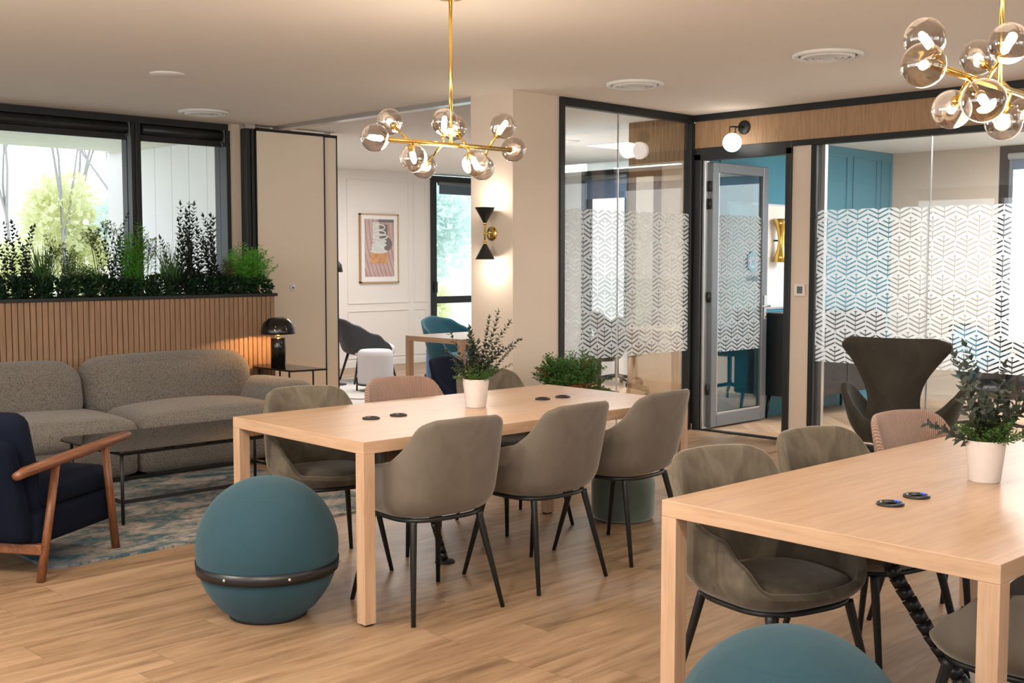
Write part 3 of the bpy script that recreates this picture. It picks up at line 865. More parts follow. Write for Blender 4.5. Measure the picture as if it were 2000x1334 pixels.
b2 = dup(b1, (2.405, 1.475, 0), -.3, 'petrol blue ball seat cut off at the bottom edge under the right table')

# ================================================================== LOUNGE
t = thing('plant_box', 'long slatted oak plant box with black rim behind the sofa', 'planter', (0, 8.10, 0))
pu0, pu1, ph_ = 1.6, 5.26, 1.2
MB().box(pu0 + .02, pu1 - .02, .022, .42, 0, ph_ - .03).build('carcass', plain('black_core', (.012, .010, .009), .8), t)
m = MB(); u = pu0
while u < pu1 - .03:
    m.box(u, u + .0355, 0, .02, 0, ph_ - .025); u += .0425
m.build('slat_front', M['slat'], t)
m = MB(); v = .022
while v < .38: m.box(pu1 - .022, pu1, v, v + .0355, 0, ph_ - .025); v += .0425
m.build('slat_end', M['slat'], t)
MB().box(pu0, pu1 + .012, -.012, .02, ph_ - .025, ph_).box(pu0, pu1 + .012, .40, .43, ph_ - .025, ph_).box(pu1 - .02, pu1 + .012, .02, .40, ph_ - .025, ph_).build('rim', M['black'], t, .002)
MB().box(pu0, pu1 - .02, .02, .40, ph_ - .025, ph_ - .02).build('soil', M['soil'], t)

# sofa -------------------------------------------------------------
t = thing('sofa', 'long grey boucle sofa with rounded cushions in front of the slatted plant box', 'sofa', (3.57, 7.10, 0))
def cush(nm, cx, cy, cz, sx, sy, sz, r, puff, bend=None):
    o = MB().rbox(cx, cy, cz, sx, sy, sz, r, 16, puff, bend).build(nm, M['boucle'], t, merge=True); return o
for (x0, x1) in ((-1.62, -.005), (.005, 1.14)):
    w = x1 - x0; cx = (x0 + x1) / 2
    cush('base', cx, .50, .17, w, .96, .26, .06, 0)
    cush('seat_cushion', cx, .39, .335, w, .80, .20, .095, .045)
bl = lambda P: (P.x, P.y + (P.z + .1) * .18, P.z)
cush('back_cushion', -.89, .745, .56, 1.60, .36, .42, .15, .02, bl)
cush('back_cushion', .59, .745, .56, 1.32, .36, .43, .15, .02, bl)
cush('armrest', 1.27, .37, .32, .40, .90, .50, .19, .02)
for x in (-1.5, -.1, .1, 1.4):
    for y in (.1, .9): MB().lathe([(.03, 0), (.03, .05)], (x, y, 0), 16).build('foot', M['black'], t)

# rug
rug = thing('rug', 'blue and cream distressed rug under the coffee table', 'rug', (3.28, 6.35, 0))
rm = MB(); pts = []
L_, W_, rc = 1.06, .98, .10
for (cx, cy, a0) in ((L_ - rc, W_ - rc, 0), (-L_ + rc, W_ - rc, 90), (-L_ + rc, -W_ + rc, 180), (L_ - rc, -W_ + rc, 270)):
    for i in range(7):
        a = R_(a0 + 15 * i); pts.append((cx + rc * cos(a), cy + rc * sin(a)))
n = len(pts)
rm.add([(x, y, .0) for x, y in pts] + [(x, y, .012) for x, y in pts], [tuple(range(n, 2 * n))] + [tuple(range(n - 1, -1, -1))] + [(i, (i + 1) % n, n + (i + 1) % n, n + i) for i in range(n)])
rm.build('pile', M['rug'], rug)

# coffee table
t = thing('coffee_table', 'long low smoked glass coffee table with thin black legs on the rug', 'coffee table', (3.50, 6.30, .012), .0)
x0, x1, y0, y1, h = -.62, .62, -.32, .32, .415
def roundrect(x0, x1, y0, y1, r, z0, z1, k=6):
    pts = []
    for (cx, cy, a0) in ((x1 - r, y1 - r, 0), (x0 + r, y1 - r, 90), (x0 + r, y0 + r, 180), (x1 - r, y0 + r, 270)):
        for i in range(k + 1):
            a = R_(a0 + 90 * i / k); pts.append((cx + r * cos(a), cy + r * sin(a)))
    n = len(pts)
    return MB().add([(x, y, z0) for x, y in pts] + [(x, y, z1) for x, y in pts], [tuple(range(n, 2 * n)), tuple(range(n - 1, -1, -1))] + [(i, (i + 1) % n, n + (i + 1) % n, n + i) for i in range(n)])
roundrect(-.70, .70, -.37, .37, .10, h - .010, h).build('glass_top', M['tabglass'], t)
m = MB()
for y in (y0, y1): m.box(x0, x1, y - .008, y + .008, h - .03, h - .011)
for x in (x0, x1): m.box(x - .008, x + .008, y0, y1, h - .03, h - .011)
m.build('frame', M['black'], t)
for x in (x0, x1):
    for y in (y0, y1):
        MB().tube([(x, y, 0), (x, y, h - .02)], .010, 10).build('leg', M['black'], t)
MB().box(x0, x1, y0 - .006, y0 + .006, .115, .135).box(x0, x1, y1 - .006, y1 + .006, .115, .135).box(x0 - .006, x0 + .006, y0, y1, .115, .135).box(x1 - .006, x1 + .006, y0, y1, .115, .135).build('stretcher', M['black'], t)

# armchair ----------------------------------------------------------
t = thing('armchair', 'dark navy armchair with walnut arms and legs at the left edge', 'armchair', (2.19, 5.655, .0), .558)
WA = .335
for s in (-1, 1):
    y = s * WA
    ar = MB().tube([(-.46, y, .515), (-.40, y, .525), (.0, y, .548), (.40, y, .572), (.44, y, .574)], [.018, .024, .026, .022, .014], 12)
    # flatten arm section
    for i, (X, Y, Z) in enumerate(ar.v): ar.v[i] = (X, y + (Y - y) * 1.25, Z)
    ar.build('armrest', M['walnut'], t)
    MB().tube([(-.17, y, .53), (-.31, y, .0)], [.019, .020], 12).build('leg', M['walnut_z'], t)
    MB().tube([(.22, y, .56), (.30, y, .0)], [.019, .021], 12).build('leg', M['walnut_z'], t)
MB().box(-.30, -.26, -WA, WA, .12, .17).build('rear_rail', M['walnut'], t, .006)
MB().rbox(.03, 0, .235, .66, .62, .17, .04, 10, 0).build('seat_base', M['cushion_navy'], t, merge=True)
sc = MB().rbox(.06, 0, .365, .62, .58, .13, .05, 12, .02).build('seat_cushion', M['cushion_navy'], t, merge=True)
bk = lambda P: (P.x - P.z * .26, P.y, P.z)
MB().rbox(-.255, 0, .50, .13, .56, .56, .06, 12, .0, bk).build('backrest', M['navy_back'], t, merge=True)
MB().rbox(-.36, 0, .42, .10, .58, .50, .045, 12, .0, bk).build('back_panel', M['cushion_navy'], t, merge=True)

# side table + mushroom lamp
t = thing('side_table', 'black D-shaped side table beside the sofa arm carrying the mushroom lamp', 'side table', (5.10, 7.76, 0))
pts = [(.17, -.36), (.16, .15)] + [(.01 + .155 * cos(R_(a)), .17 + .17 * sin(R_(a))) for a in range(10, 180, 18)] + [(-.145, .15), (-.13, -.31)]
n = len(pts)
MB().add([(x, y, .612) for x, y in pts] + [(x, y, .626) for x, y in pts], [tuple(range(n, 2 * n)), tuple(range(n - 1, -1, -1))] + [(i, (i + 1) % n, n + (i + 1) % n, n + i) for i in range(n)]).build('tabletop', M['blackgloss'], t, .002)
for (x, y) in ((-.09, -.22), (.09, -.28), (-.09, .2), (.1, .2)):
    MB().tube([(x, y, 0), (x, y, .612)], .007, 8).build('leg', M['black'], t)
t = thing('table_lamp', 'glossy black mushroom table lamp with cylindrical base, lit', 'lamp', (5.07, 7.78, .626))
MB().lathe([(.001, 0), (.058, 0), (.058, .225), (.052, .232), (.001, .232)], (0, 0, 0), 40).build('base', M['blackgloss'], t)
MB().lathe([(.012, .232), (.012, .262)], (0, 0, 0), 16).build('neck', M['brass'], t)
sh = MB().lathe([(.134, .262), (.135, .268), (.131, .31), (.115, .35), (.085, .38), (.05, .392), (.03, .386), (.001, .384)], (0, 0, 0), 48, cap=False)
sh.build('shade', M['blackgloss'], t, solid=.003)
MB().sphere((0, 0, .340), .018, 16, 10).build('bulb', emis('lamp_bulb', (1, .62, .25), 25), t)

# ================================================================== POUF, WING CHAIR
t = thing('pouf', 'sage green velvet pouf with gold band behind the third taupe chair', 'pouf', (5.02, 4.19, 0))
R0 = .182
MB().lathe([(.001, .006), (R0 * .90, .006), (R0 * .985, .03), (R0, .07), (R0, .20), (R0 * .96, .235), (R0 * .88, .25), (.001, .25)], (0, 0, 0), 48).build('base', M['green_velvet'], t)
MB().lathe([(R0 * .90, .245), (R0 * .90, .315)], (0, 0, 0), 48).build('gold_band', M['goldsatin'], t)
MB().lathe([(.001, .31), (R0 * .92, .31), (R0, .34), (R0, .41), (R0 * .9, .445), (.001, .455)], (0, 0, 0), 48).build('seat', M['green_velvet'], t)

def wing_chair():
    t = thing('wing_chair', 'dark brown velvet wing chair seen from behind before the right glass', 'armchair', (6.50, 3.26, 0), -1.36)
    # local: facing +y, back towards -y
    prof = [(.37, .17, -.20), (.40, .20, -.235), (.45, .20, -.26), (.55, .17, -.275), (.63, .155, -.285), (.70, .162, -.295), (.78, .195, -.305), (.86, .25, -.31), (.93, .31, -.312), (.985, .335, -.312), (1.018, .325, -.305), (1.028, .295, -.295)]
    NX = 28; vs, fs = [], []
    for (z, w, y) in prof:
        for i in range(NX + 1):
            s = -1 + 2 * i / NX
            fwd = .10 * abs(s) ** 2.2 + (.05 if z > .8 else 0) * abs(s) ** 3
            zz = z - (.03 * max(0, abs(s) - .8) / .2 if z > .95 else 0)
            vs.append((s * w, y + fwd, zz))
    for j in range(len(prof) - 1):
        for i in range(NX):
            a = j * (NX + 1) + i; fs.append((a, a + 1, a + NX + 2, a + NX + 1))
    MB().add(vs, fs, True).build('backrest', M['velvet_dark'], t, solid=.055, subsurf=2)
    # seat tub with raised wings
    vs, fs = [], []; NT, NJ = 48, 10
    rim = [(0, .52), (.6, .53), (.95, .60), (1.25, .67), (1.55, .72), (1.85, .71), (2.15, .60), (2.5, .47), (3.2, .44)]
    for j in range(NJ + 1):
        for i in range(NT):
            th = 2 * pi * i / NT; ph = min(th, 2 * pi - th); dx, dy = sin(th), -cos(th)
            h_ = interp(ph, rim); q = j / NJ; z = .36 + (h_ - .36) * q
            s = .45 + .55 * sqrt(max(0, 1 - (1 - min(1, (z - .36) / .15)) ** 2))
            r = 1 / ((abs(dx) / .29) ** 2.3 + (abs(dy) / .27) ** 2.3) ** (1 / 2.3)
            fl = 1 + .34 * max(0, z - .45) / .3 * abs(dx)
            vs.append((dx * r * s * fl, dy * r * s, z))
    for j in range(NJ):
        for i in range(NT):
            i2 = (i + 1) % NT; fs.append((j * NT + i, j * NT + i2, (j + 1) * NT + i2, (j + 1) * NT + i))
    c = len(vs); vs.append((0, 0, .355)); fs += [(c, (i + 1) % NT, i) for i in range(NT)]
    MB().add(vs, fs, True).build('armrest_shell', M['velvet_dark'], t, solid=.045, subsurf=1)
    MB().rbox(0, .02, .43, .46, .42, .10, .05, 10, .02).build('seat_cushion', M['velvet_dark'], t, merge=True)
    MB().tube([(0, 0, .30), (0, 0, .37)], .028, 16).build('pedestal', M['black'], t)
    for a in (45, 135, 225, 315):
        c_, s_ = cos(R_(a)), sin(R_(a))
        MB().tube([(c_ * .05, s_ * .05, .34), (c_ * .29, s_ * .29, 0)], [.015, .010], 10).build('leg', M['black'], t)
wing_chair()

# ================================================================== CHANDELIERS
def chandelier(lab, base, bar, globes, rodtop=H, k=1.0):
    sc_ = lambda p: (p[0] * k, p[1] * k, 1.4712 + (p[2] - 1.4712) * k)
    base, bar = sc_(base), [sc_(p) for p in bar]; globes = [(f, sc_(g)) for f, g in globes]
    """base: centre of bar; globes: list of (attach point fraction on the bar, globe centre)"""
    t = thing('chandelier', lab, 'chandelier', base)
    B = Vector(base); a, b = Vector(bar[0]) - B, Vector(bar[1]) - B
    MB().tube([(0, 0, 0), (0, 0, rodtop - base[2] - .02)], .0085, 12).build('rod', M['brass'], t)
    MB().lathe([(.055, rodtop - base[2]), (.055, rodtop - base[2] - .02), (.012, rodtop - base[2] - .028)], (0, 0, 0), 24).build('ceiling_canopy', M['brass'], t)
    MB().tube([a, b], .011, 14).build('bar', M['brass'], t)
    for (p0, g) in globes:
        g = Vector(g) - B; s = a + (b - a) * p0
        d = (g - s); L = d.length; d.normalize()
        r = .0625
        arm = MB().tube([s, s + d * (L - r + .006)], .0065, 10)
        # lamp holder
        arm.tube([s + d * (L - r - .002), s + d * (L - r + .026)], .015, 14)
        ao = arm.build('arm', M['brass'], t)
        MB().tube([s + d * (L - r + .026), s + d * (L - r + .034), s + d * (L + .008), s + d * (L + .018)], [.008, .013, .013, .006], 14).build('bulb', M['bulb'], ao)
        gl_ = MB().sphere((g.x, g.y, g.z), r, 36, 22).build('globe', M['smoke'], ao)
    return t
bar1 = ((3.33, 4.185, 2.02), (4.16, 4.235, 2.03))
chandelier('brass chandelier with smoked glass globes above the middle table', (3.735, 4.21, 2.026), bar1, [
    (.02, (3.277, 4.215, 2.026)), (.16, (3.519, 4.41, 2.134)), (.42, (3.673, 4.187, 2.128)), (.62, (3.907, 4.379, 2.133)), (.80, (4.013, 4.134, 2.131)),
    (.98, (4.22, 4.272, 2.039)), (.16, (3.495, 4.203, 1.944)), (.42, (3.821, 4.515, 1.944)), (.62, (3.836, 4.148, 1.939)), (.80, (4.099, 4.382, 1.944))], k=.972)
bar2 = ((3.16, 1.545, 2.03), (4.35, 1.63, 2.03))
chandelier('brass chandelier with smoked glass globes at the top right corner', (3.79, 1.59, 2.03), bar2, [
    (.02, (3.108, 1.52, 2.013)), (.15, (3.32, 1.621, 2.127)), (.62, (4.05, 1.78, 2.18)), (.42, (3.589, 1.483, 2.131)), (.30, (3.66, 1.69, 1.957)), (.30, (3.30, 1.43, 1.925)),
    (.62, (3.951, 1.642, 1.937)), (.85, (4.202, 1.672, 1.985)), (.90, (4.15, 1.50, 2.12)), (.98, (4.42, 1.64, 2.03))])

# ================================================================== WALL LIGHTS
t = thing('wall_sconce', 'black double cone wall light with brass plate on the column', 'wall light', (5.94, 6.20, 1.665))
MB().lathe([(.001, -.008), (.052, -.008), (.055, 0), (.001, 0)], (0, .04, 0), 32, 'x').build('backplate', M['brass'], t)
MB().tube([(0, .04, 0), (-.11, 0, 0)], .006, 10).tube([(-.11, 0, -.075), (-.11, 0, .075)], .007, 10).sphere((-.11, 0, 0), .014, 12, 8).tube([(-.11, 0, .06), (-.11, 0, .085)], .012, 12).tube([(-.11, 0, -.085), (-.11, 0, -.06)], .012, 12).build('arm', M['brass'], t)
MB().lathe([(.074, .19), (.012, .078), (.010, .078), (.070, .19)], (-.11, 0, 0), 32, cap=False).build('shade', M['black'], t)
MB().lathe([(.074, -.19), (.012, -.078), (.010, -.078), (.070, -.19)], (-.11, 0, 0), 32, cap=False).build('shade', M['black'], t)
MB().lathe([(.001, .168), (.050, .168), (.050, .172), (.001, .172)], (-.11, 0, 0), 24).build('bulb', M['conelight'], t)
MB().lathe([(.001, -.172), (.050, -.172), (.050, -.168), (.001, -.168)], (-.11, 0, 0), 24).build('bulb', M['conelight'], t)

t = thing('globe_sconce', 'white globe wall light on black bracket over the open door', 'wall light', (8.11, 5.50, 2.56))
MB().lathe([(.001, -.012), (.056, -.012), (.058, 0), (.001, 0)], (0, 0, 0), 32, 'x').build('backplate', M['black'], t)
MB().tube([(0, 0, 0), (-.11, .03, .0), (-.13, .055, 0)], .007, 10).tube([(-.10, .02, .0), (-.10, .02, -.06)], .004, 8).tube([(-.13, .055, 0), (-.13, .055, -.06)], .004, 8).build('bracket', M['black'], t)
MB().lathe([(.028, -.06), (.028, -.045)], (-.115, .04, 0), 20).build('collar', M['brass'], t)
MB().sphere((-.115, .04, -.128), .077, 32, 20).build('globe', M['opal'], t)

t = thing('hourglass_sconce', 'gold hourglass wall light on the teal wall beyond the open door', 'wall light', (9.30, 5.985, 1.65))
MB().lathe([(.074, .20), (.060, .14), (.040, .08), (.030, 0), (.040, -.08), (.060, -.14), (.074, -.20)], (0, -.10, 0), 40).build('shade', M['goldsatin'], t)
MB().tube([(0, 0, 0), (0, -.10, 0)], .008, 10).build('arm', M['black'], t)
MB().lathe([(.001, -.195), (.066, -.195), (.066, -.192), (.001, -.192)], (0, -.10, 0), 24).build('bulb', M['opal'], t)
MB().lathe([(.001, .195), (.066, .195), (.066, .192), (.001, .192)], (0, -.10, 0), 24).build('bulb', M['opal'], t)

# ================================================================== PLANTS
def leaf_pts(p, d, nrm, L, W, fold=.25):
    d = d.normalized(); s = d.cross(nrm)
    if s.length < 1e-3: s = Vector((1, 0, 0))
    s.normalize(); u = s.cross(d)
    a = p; e = p + d * L; m1 = p + d * L * .45
    return [a, m1 + s * W / 2 + u * W * fold, e, m1 - s * W / 2 + u * W * fold, m1]
def add_leaf(m, p, d, nrm, L, W, mi=0):
    q = leaf_pts(p, d, nrm, L, W); m.add(q, [(0, 1, 4), (1, 2, 4), (2, 3, 4), (3, 0, 4)], True, mi)
def rv(s=1): return Vector((random.uniform(-s, s), random.uniform(-s, s), random.uniform(-s, s)))
def euca(ms, ml, p0, direc, L, nl, ll, lw, curve=.25, mi=0, r=.0022, droop=0):
    p = Vector(p0); d = Vector(direc).normalized(); pts = [p.copy()]
    st = L / nl; ax = rv().normalized()
    for i in range(nl):
        d = (d + rv(.12) * curve + Vector((0, 0, droop))).normalized(); p = p + d * st; pts.append(p.copy())
        f = 1 - .45 * i / nl
        a = d.cross(ax).normalized()
        a.rotate(Matrix.Rotation(i * 1.57 + random.uniform(-.3, .3), 3, d))
        for sg in (-1, 1):
            ld = (a * sg + d * .75 + rv(.25)).normalized()
            add_leaf(ml, p + rv(.002), ld, d, ll * f * random.uniform(.8, 1.15), lw * f, mi)
    add_leaf(ml, p, d, rv(), ll * .7, lw * .6, mi)
    ms.tube(pts, [r * (1 - .7 * i / len(pts)) for i in range(len(pts))], 5)
def fernlike(ms, ml, p0, direc, L, mi=0, ll=.03, lw=.008, n=14):
    p = Vector(p0); d = Vector(direc).normalized(); side = d.cross(Vector((0, 0, 1)) + rv(.3)).normalized()
    pts = [p.copy()]
    for i in range(n):
        d = (d + Vector((0, 0, -.02)) + rv(.05)).normalized(); p = p + d * L / n; pts.append(p.copy())
        w = sin(pi * (i + 1.5) / (n + 2))
        for sg in (-1, 1):
            bd = (side * sg + d * .6 + rv(.15)).normalized()
            for k_ in range(3):
                q = p + bd * (ll * w * (k_ + .3) * .7)
                add_leaf(ml, q, (bd + rv(.7)).normalized(), rv(), ll * .6 * (w + .3), lw, mi)
    ms.tube(pts, .0014, 4)
def bush(ml, c, rx, ry, rz, n, ll, lw, mi=0):
    for i in range(n):
        v = rv(); 
        while v.length > 1 or v.length < .35: v = rv()
        p = Vector((c[0] + v.x * rx, c[1] + v.y * ry, c[2] + v.z * rz))
        add_leaf(ml, p, (v.normalized() + rv(.6) + Vector((0, 0, .25))).normalized(), rv(), ll * random.uniform(.7, 1.2), lw * random.uniform(.8, 1.2), mi)

def potted(lab, loc, seed, rz=0, scale=1.0, sprigs=()):
    random.seed(seed)
    t = thing('potted_plant', lab, 'plant', loc, rz)
    h, r0, r1 = .140 * scale, .050 * scale, .0665 * scale
    p = MB().lathe([(.001, 0), (r0 - .003, 0), (r0, .004), (r1 - .001, h - .002), (r1, h), (r1 - .003, h), (r1 - .006, h - .006), (r1 - .009, h - .02), (.001, h - .022)], (0, 0, 0), 48).build('pot', M['pot'], t)
    MB().lathe([(.001, h - .018), (r1 - .008, h - .018)], (0, 0, 0), 24).build('soil', M['soil'], t)
    ms, ml, m2, m3 = MB(), MB(), MB(), MB()
    for (d, L, nl, ll, lw, drp) in sprigs:
        b = Vector((random.uniform(-.02, .02), random.uniform(-.02, .02), h - .02))
        euca(ms, ml, b, d, L, nl, ll * 1.45, lw * 1.75, .8, 0, .0018, drp)
    for i in range(24):
        a = random.uniform(0, 2 * pi); e = random.uniform(.5, 1.7)
        fernlike(ms, m2, (cos(a) * .03, sin(a) * .03, h - .02), (cos(a), sin(a), e), random.uniform(.07, .12), 0, .016, .005, 9)
    bush(m3, (0, 0, h + .03), .062, .062, .045, 260, .018, .009)
    ms.build('stem', M['stem'], t); ml.build('eucalyptus_leaves', M['leaf_euca'], t)
    m2.build('fern_leaves', M['leaf_mid'], t); m3.build('filler_leaves', M['leaf_olive'], t)
    return t
# screen-right in room axes is (+.72,-.69); away is (.7,.71)
RT = Vector((.712, -.702, 0)); AW = Vector((.70, .71, 0))
def D(r, u, a=0): v = RT * r + Vector((0, 0, u)) + AW * a; return (v.x, v.y, v.z)
potted('white pot with leaning eucalyptus sprigs on the middle table', (3.828, 4.138, .75), 3, 0, 1, [
    (D(.52, 1), .34, 24, .030, .014, -.005), (D(.30, 1, .1), .36, 26, .030, .014, 0), (D(.12, 1), .26, 20, .034, .018, 0), (D(1, .55), .24, 26, .018, .012, .01), (D(1, .25), .20, 20, .015, .010, .02),
    (D(-.12, 1, .3), .22, 15, .034, .019, 0), (D(-.45, 1), .26, 12, .028, .012, 0), (D(-.8, .9), .20, 12, .03, .014, 0), (D(.05, 1, -.3), .20, 14, .034, .018, 0), (D(.7, .9, .2), .22, 15, .028, .013, 0),
    (D(.2, 1, .1), .32, 22, .026, .014, 0), (D(-.3, 1, -.1), .17, 12, .036, .022, 0), (D(.42, 1, -.1), .30, 22, .028, .016, 0), (D(-.2, 1, .1), .15, 10, .036, .022, 0)])
potted('white pot with bushy eucalyptus on the right table', (3.716, 1.572, .75), 11, 0, .98, [
    (D(-.55, 1), .34, 14, .036, .016, .0), (D(-.25, 1), .26, 12, .038, .02, 0), (D(.1, 1), .33, 14, .036, .017, 0), (D(.45, 1), .31, 14, .036, .016, 0), (D(.8, .9), .24, 12, .036, .018, 0),
    (D(-1, .35), .20, 12, .030, .018, 0), (D(0, 1, .3), .22, 14, .036, .022, 0), (D(.3, 1, -.2), .20, 12, .036, .022, 0), (D(-.3, 1, -.3), .18, 12, .036, .022, 0), (D(.6, 1, .2), .28, 14, .030, .016, 0), (D(.9, .7, .2), .24, 13, .034, .018, 0), (D(.15, 1, .1), .26, 14, .036, .02, 0)])

# shrub in a floor pot by the beige wall
random.seed(5)
t = thing('potted_shrub', 'round green shrub with rusty tips in a grey floor pot by the glass wall', 'plant', (6.12, 5.62, 0))
MB().lathe([(.001, 0), (.12, 0), (.15, .45), (.14, .45), (.001, .42)], (0, 0, 0), 32).build('pot', M['greyframe'], t)
ms, ml, mr = MB(), MB(), MB()
for i in range(190):
    a = random.uniform(0, 2 * pi); e = random.uniform(.05, 3.2)
    rr = random.uniform(.18, .30)
    fernlike(ms, mr if (random.random() < .07) else ml, (cos(a) * .04, sin(a) * .04, .52), (cos(a), sin(a), e), rr, 0, .030, .014, 11)
ms.build('stem', M['stem'], t); ml.build('leaves', M['leaf_mid'], t); mr.build('rusty_leaves', M['rust'], t)

# planter plants
zt = 1.18
def pl(name, lab, u, dv=.2, grp=None): return thing(name, lab, 'plant', (u, 8.10 + dv, zt), 0, grp)
def tall_euca(u, h, n, lab, seed, lean=0, wid=.12, ll=.042, lw=.019, mat='leaf_euca_dark'):
    h *= 1.38; n += 2; ll *= 1.5; lw *= 1.6; n += 2
    random.seed(seed); t = pl('eucalyptus_plant', lab, u); ms, ml = MB(), MB()
    for i in range(n):
        b = (random.uniform(-wid, wid) * .5, random.uniform(-.06, .06), 0)
        hh = h * random.uniform(.6, 1.0) if i else h
        euca(ms, ml, b, (lean + random.uniform(-wid, wid) * 1.4 + .0, random.uniform(-.15, .15), 1), hh, max(7, int(hh / .026)), ll, lw, .5, 0, .003)
    ms.build('stem', M['stem'], t); ml.build('leaves', M[mat], t)
def grass_tuft(u, h, n, lab, seed, spread=.35):
    h *= 1.35; n *= 2
    random.seed(seed); t = pl('grass_tuft', lab, u); m = MB()
    for i in range(n):
        a = random.uniform(0, 2 * pi); s = random.uniform(.02, spread); L = h * random.uniform(.55, 1)
        p0 = Vector((random.uniform(-.03, .03), random.uniform(-.03, .03), 0)); w = .004
        tip = p0 + Vector((cos(a) * s * L, sin(a) * s * L, L)); mid = p0 + Vector((cos(a) * s * L * .35, sin(a) * s * L * .35, L * .55))
        sx = Vector((w, 0, 0)) if i % 2 else Vector((.7 * w, -.7 * w, 0))
        m.add([p0 - sx, p0 + sx, mid + sx * .8, mid - sx * .8, tip], [(0, 1, 2, 3), (3, 2, 4)], True)
    m.build('blades', M['grassblade'], t)
def fern_plant(u, h, n, lab, seed, mat='leaf_bright', spread=.5, ll=.04, upright=1.0, dirx=0):
    h *= 1.3; n = int(n * 1.6); ll *= 1.2
    random.seed(seed); t = pl('fern', lab, u); ms, ml = MB(), MB()
    for i in range(n):
        a = random.uniform(0, 2 * pi); s = random.uniform(.05, spread)
        fernlike(ms, ml, (random.uniform(-.04, .04), random.uniform(-.04, .04), 0), (cos(a) * s + dirx, sin(a) * s, upright), h * random.uniform(.6, 1), 0, ll, .008, 15)
    ms.build('stem', M['stem'], t); ml.build('fronds', M[mat], t)
def umbel(u, h, n, lab, seed, mat='leaf_olive'):
    h *= 1.3; n += 3
    random.seed(seed); t = pl('wildflower', lab, u); ms, ml = MB(), MB()
    for i in range(n):
        p = Vector((0, 0, 0)); d = Vector((random.uniform(-.28, .28), random.uniform(-.15, .15), 1)).normalized()
        L = h * random.uniform(.7, 1); top = p + d * L; ms.tube([p, p + d * L * .5 + rv(.01), top], .0016, 4)
        for k_ in range(9):
            e = top + Vector((random.uniform(-.05, .05), random.uniform(-.04, .04), random.uniform(-.03, .05)))
            ml.tube([top - d * .05, e], .0009, 3)
            for q in range(6): add_leaf(ml, e + rv(.008), rv(), rv(), .012, .008)
    ms.build('stem', M['stem'], t); ml.build('flower_heads', M[mat], t)
PG = None
tall_euca(3.12, .30, 6, 'dark leafy stems at the far left end of the plant box', 21, 0, .10, .034, .02)
tall_euca(3.31, .42, 6, 'pair of tall dark round-leaved stems, left part of the plant box', 22, .0, .14, .034, .022)
grass_tuft(3.43, .34, 60, 'fine grass tuft left of the window mullion, nearest the round-leaved stems', 23, .5)
umbel(3.55, .33, 5, 'spiky umbel flower with thin stalks behind the left grass', 24)
fern_plant(3.64, .27, 12, 'narrow upright dark green cypress sprig, left half of the plant box', 25, 'leaf_mid', .06, .022)
fern_plant(3.79, .20, 12, 'small mid green fern tip before the wide window', 26, 'leaf_mid', .25, .03)
umbel(3.88, .42, 7, 'tall airy umbel flowers left of the mullion', 27)
tall_euca(4.0, .47, 7, 'tall dark narrow-leaved stems just left of the window mullion', 28, .0, .16, .034, .016)
fern_plant(4.12, .44, 16, 'tall bright green feathery frond in front of the window mullion', 29, 'leaf_bright', .12, .045)
umbel(4.23, .36, 7, 'brown seed umbels just right of the mullion', 30, 'leaf_olive')
tall_euca(4.33, .33, 2, 'light green small-leaved sprig before the narrow window', 31, 0, .08, .02, .012, 'leaf_bright')
grass_tuft(4.44, .34, 50, 'grass tuft before the narrow window', 32, .45)
tall_euca(4.58, .52, 7, 'tallest dark willow-leaved stems before the narrow window', 33, -.02, .16, .048, .02)
tall_euca(4.77, .48, 8, 'dense dark willow-leaved stems at the window end of the plant box', 34, .02, .20, .046, .02)
fern_plant(4.95, .24, 12, 'slim olive cypress sprig beside the bright fern', 35, 'leaf_olive', .1, .02)
fern_plant(5.12, .34, 26, 'bright green asparagus fern spilling over the right end of the plant box', 36, 'leaf_bright', .55, .045, 1.0, .16)
words = ['first from the left', 'second from the left', 'third from the left', 'fourth from the left', 'fifth from the left', 'sixth from the left', 'seventh from the left', 'eighth from the left', 'under the mullion', 'right of the mullion', 'fourth from the right', 'third from the right', 'second from the right', 'last on the right']
for i in range(14):
    u = 3.02 + i * .167
    random.seed(60 + i)
    t = thing('low_shrub', 'low dark green shrub along the plant box rim, ' + words[i], 'plant', (u, 8.28, zt), 0, 'low shrubs filling the plant box')
    ml = MB(); bush(ml, (0, 0, .07), .115, .15, random.uniform(.08, .12), 420, .042, .022)
    ml.build('leaves', M['leaf_dark'], t)
    ms = MB()
    for k_ in range(5): ms.tube([(random.uniform(-.05, .05), random.uniform(-.1, .1), -.0), (random.uniform(-.08, .08), random.uniform(-.1, .1), .10)], .002, 4)
    ms.build('stem', M['stem'], t)
# ================================================================== BACK ROOM
t = thing('picture', 'framed vertical print of a winch on a wooden deck, oak frame', 'picture', (9.93, 12.72, 1.63))
w, h = .335, .475
MB().box(-w, w, -.03, -.026, -h, h).build('mount', plain('white_mount', (.80, .79, .78), .7), t)
MB().box(-w, -w + .018, -.042, 0, -h, h).box(w - .018, w, -.042, 0, -h, h).box(-w, w, -.042, 0, h - .018, h).box(-w, w, -.042, 0, -h, -h + .018).build('frame', M['artframe'], t)
def deck():
    m, nt, out = newmat('printed_deck')
    v, x, y, z = coords(nt)
    s = x + (z * .22) + (z * z) * -.25
    l = (s / .068).fract().lt(.09)
    n = noise(nt, v, 12, 4)
    c = mixc(nt, n, (.42, .28, .27), (.62, .46, .44))
    princ(nt, out, mixc(nt, l, c, (.12, .07, .07)), .5); return m
pr = MB().box(-.255, .255, -.034, -.030, -.39, .40).build('print', deck(), t)
def ell(cx, cz, rx, rz, y, n=28): return MB().add([(cx + rx * cos(2 * pi * i / n), y, cz + rz * sin(2 * pi * i / n)) for i in range(n)], [tuple(range(n))])
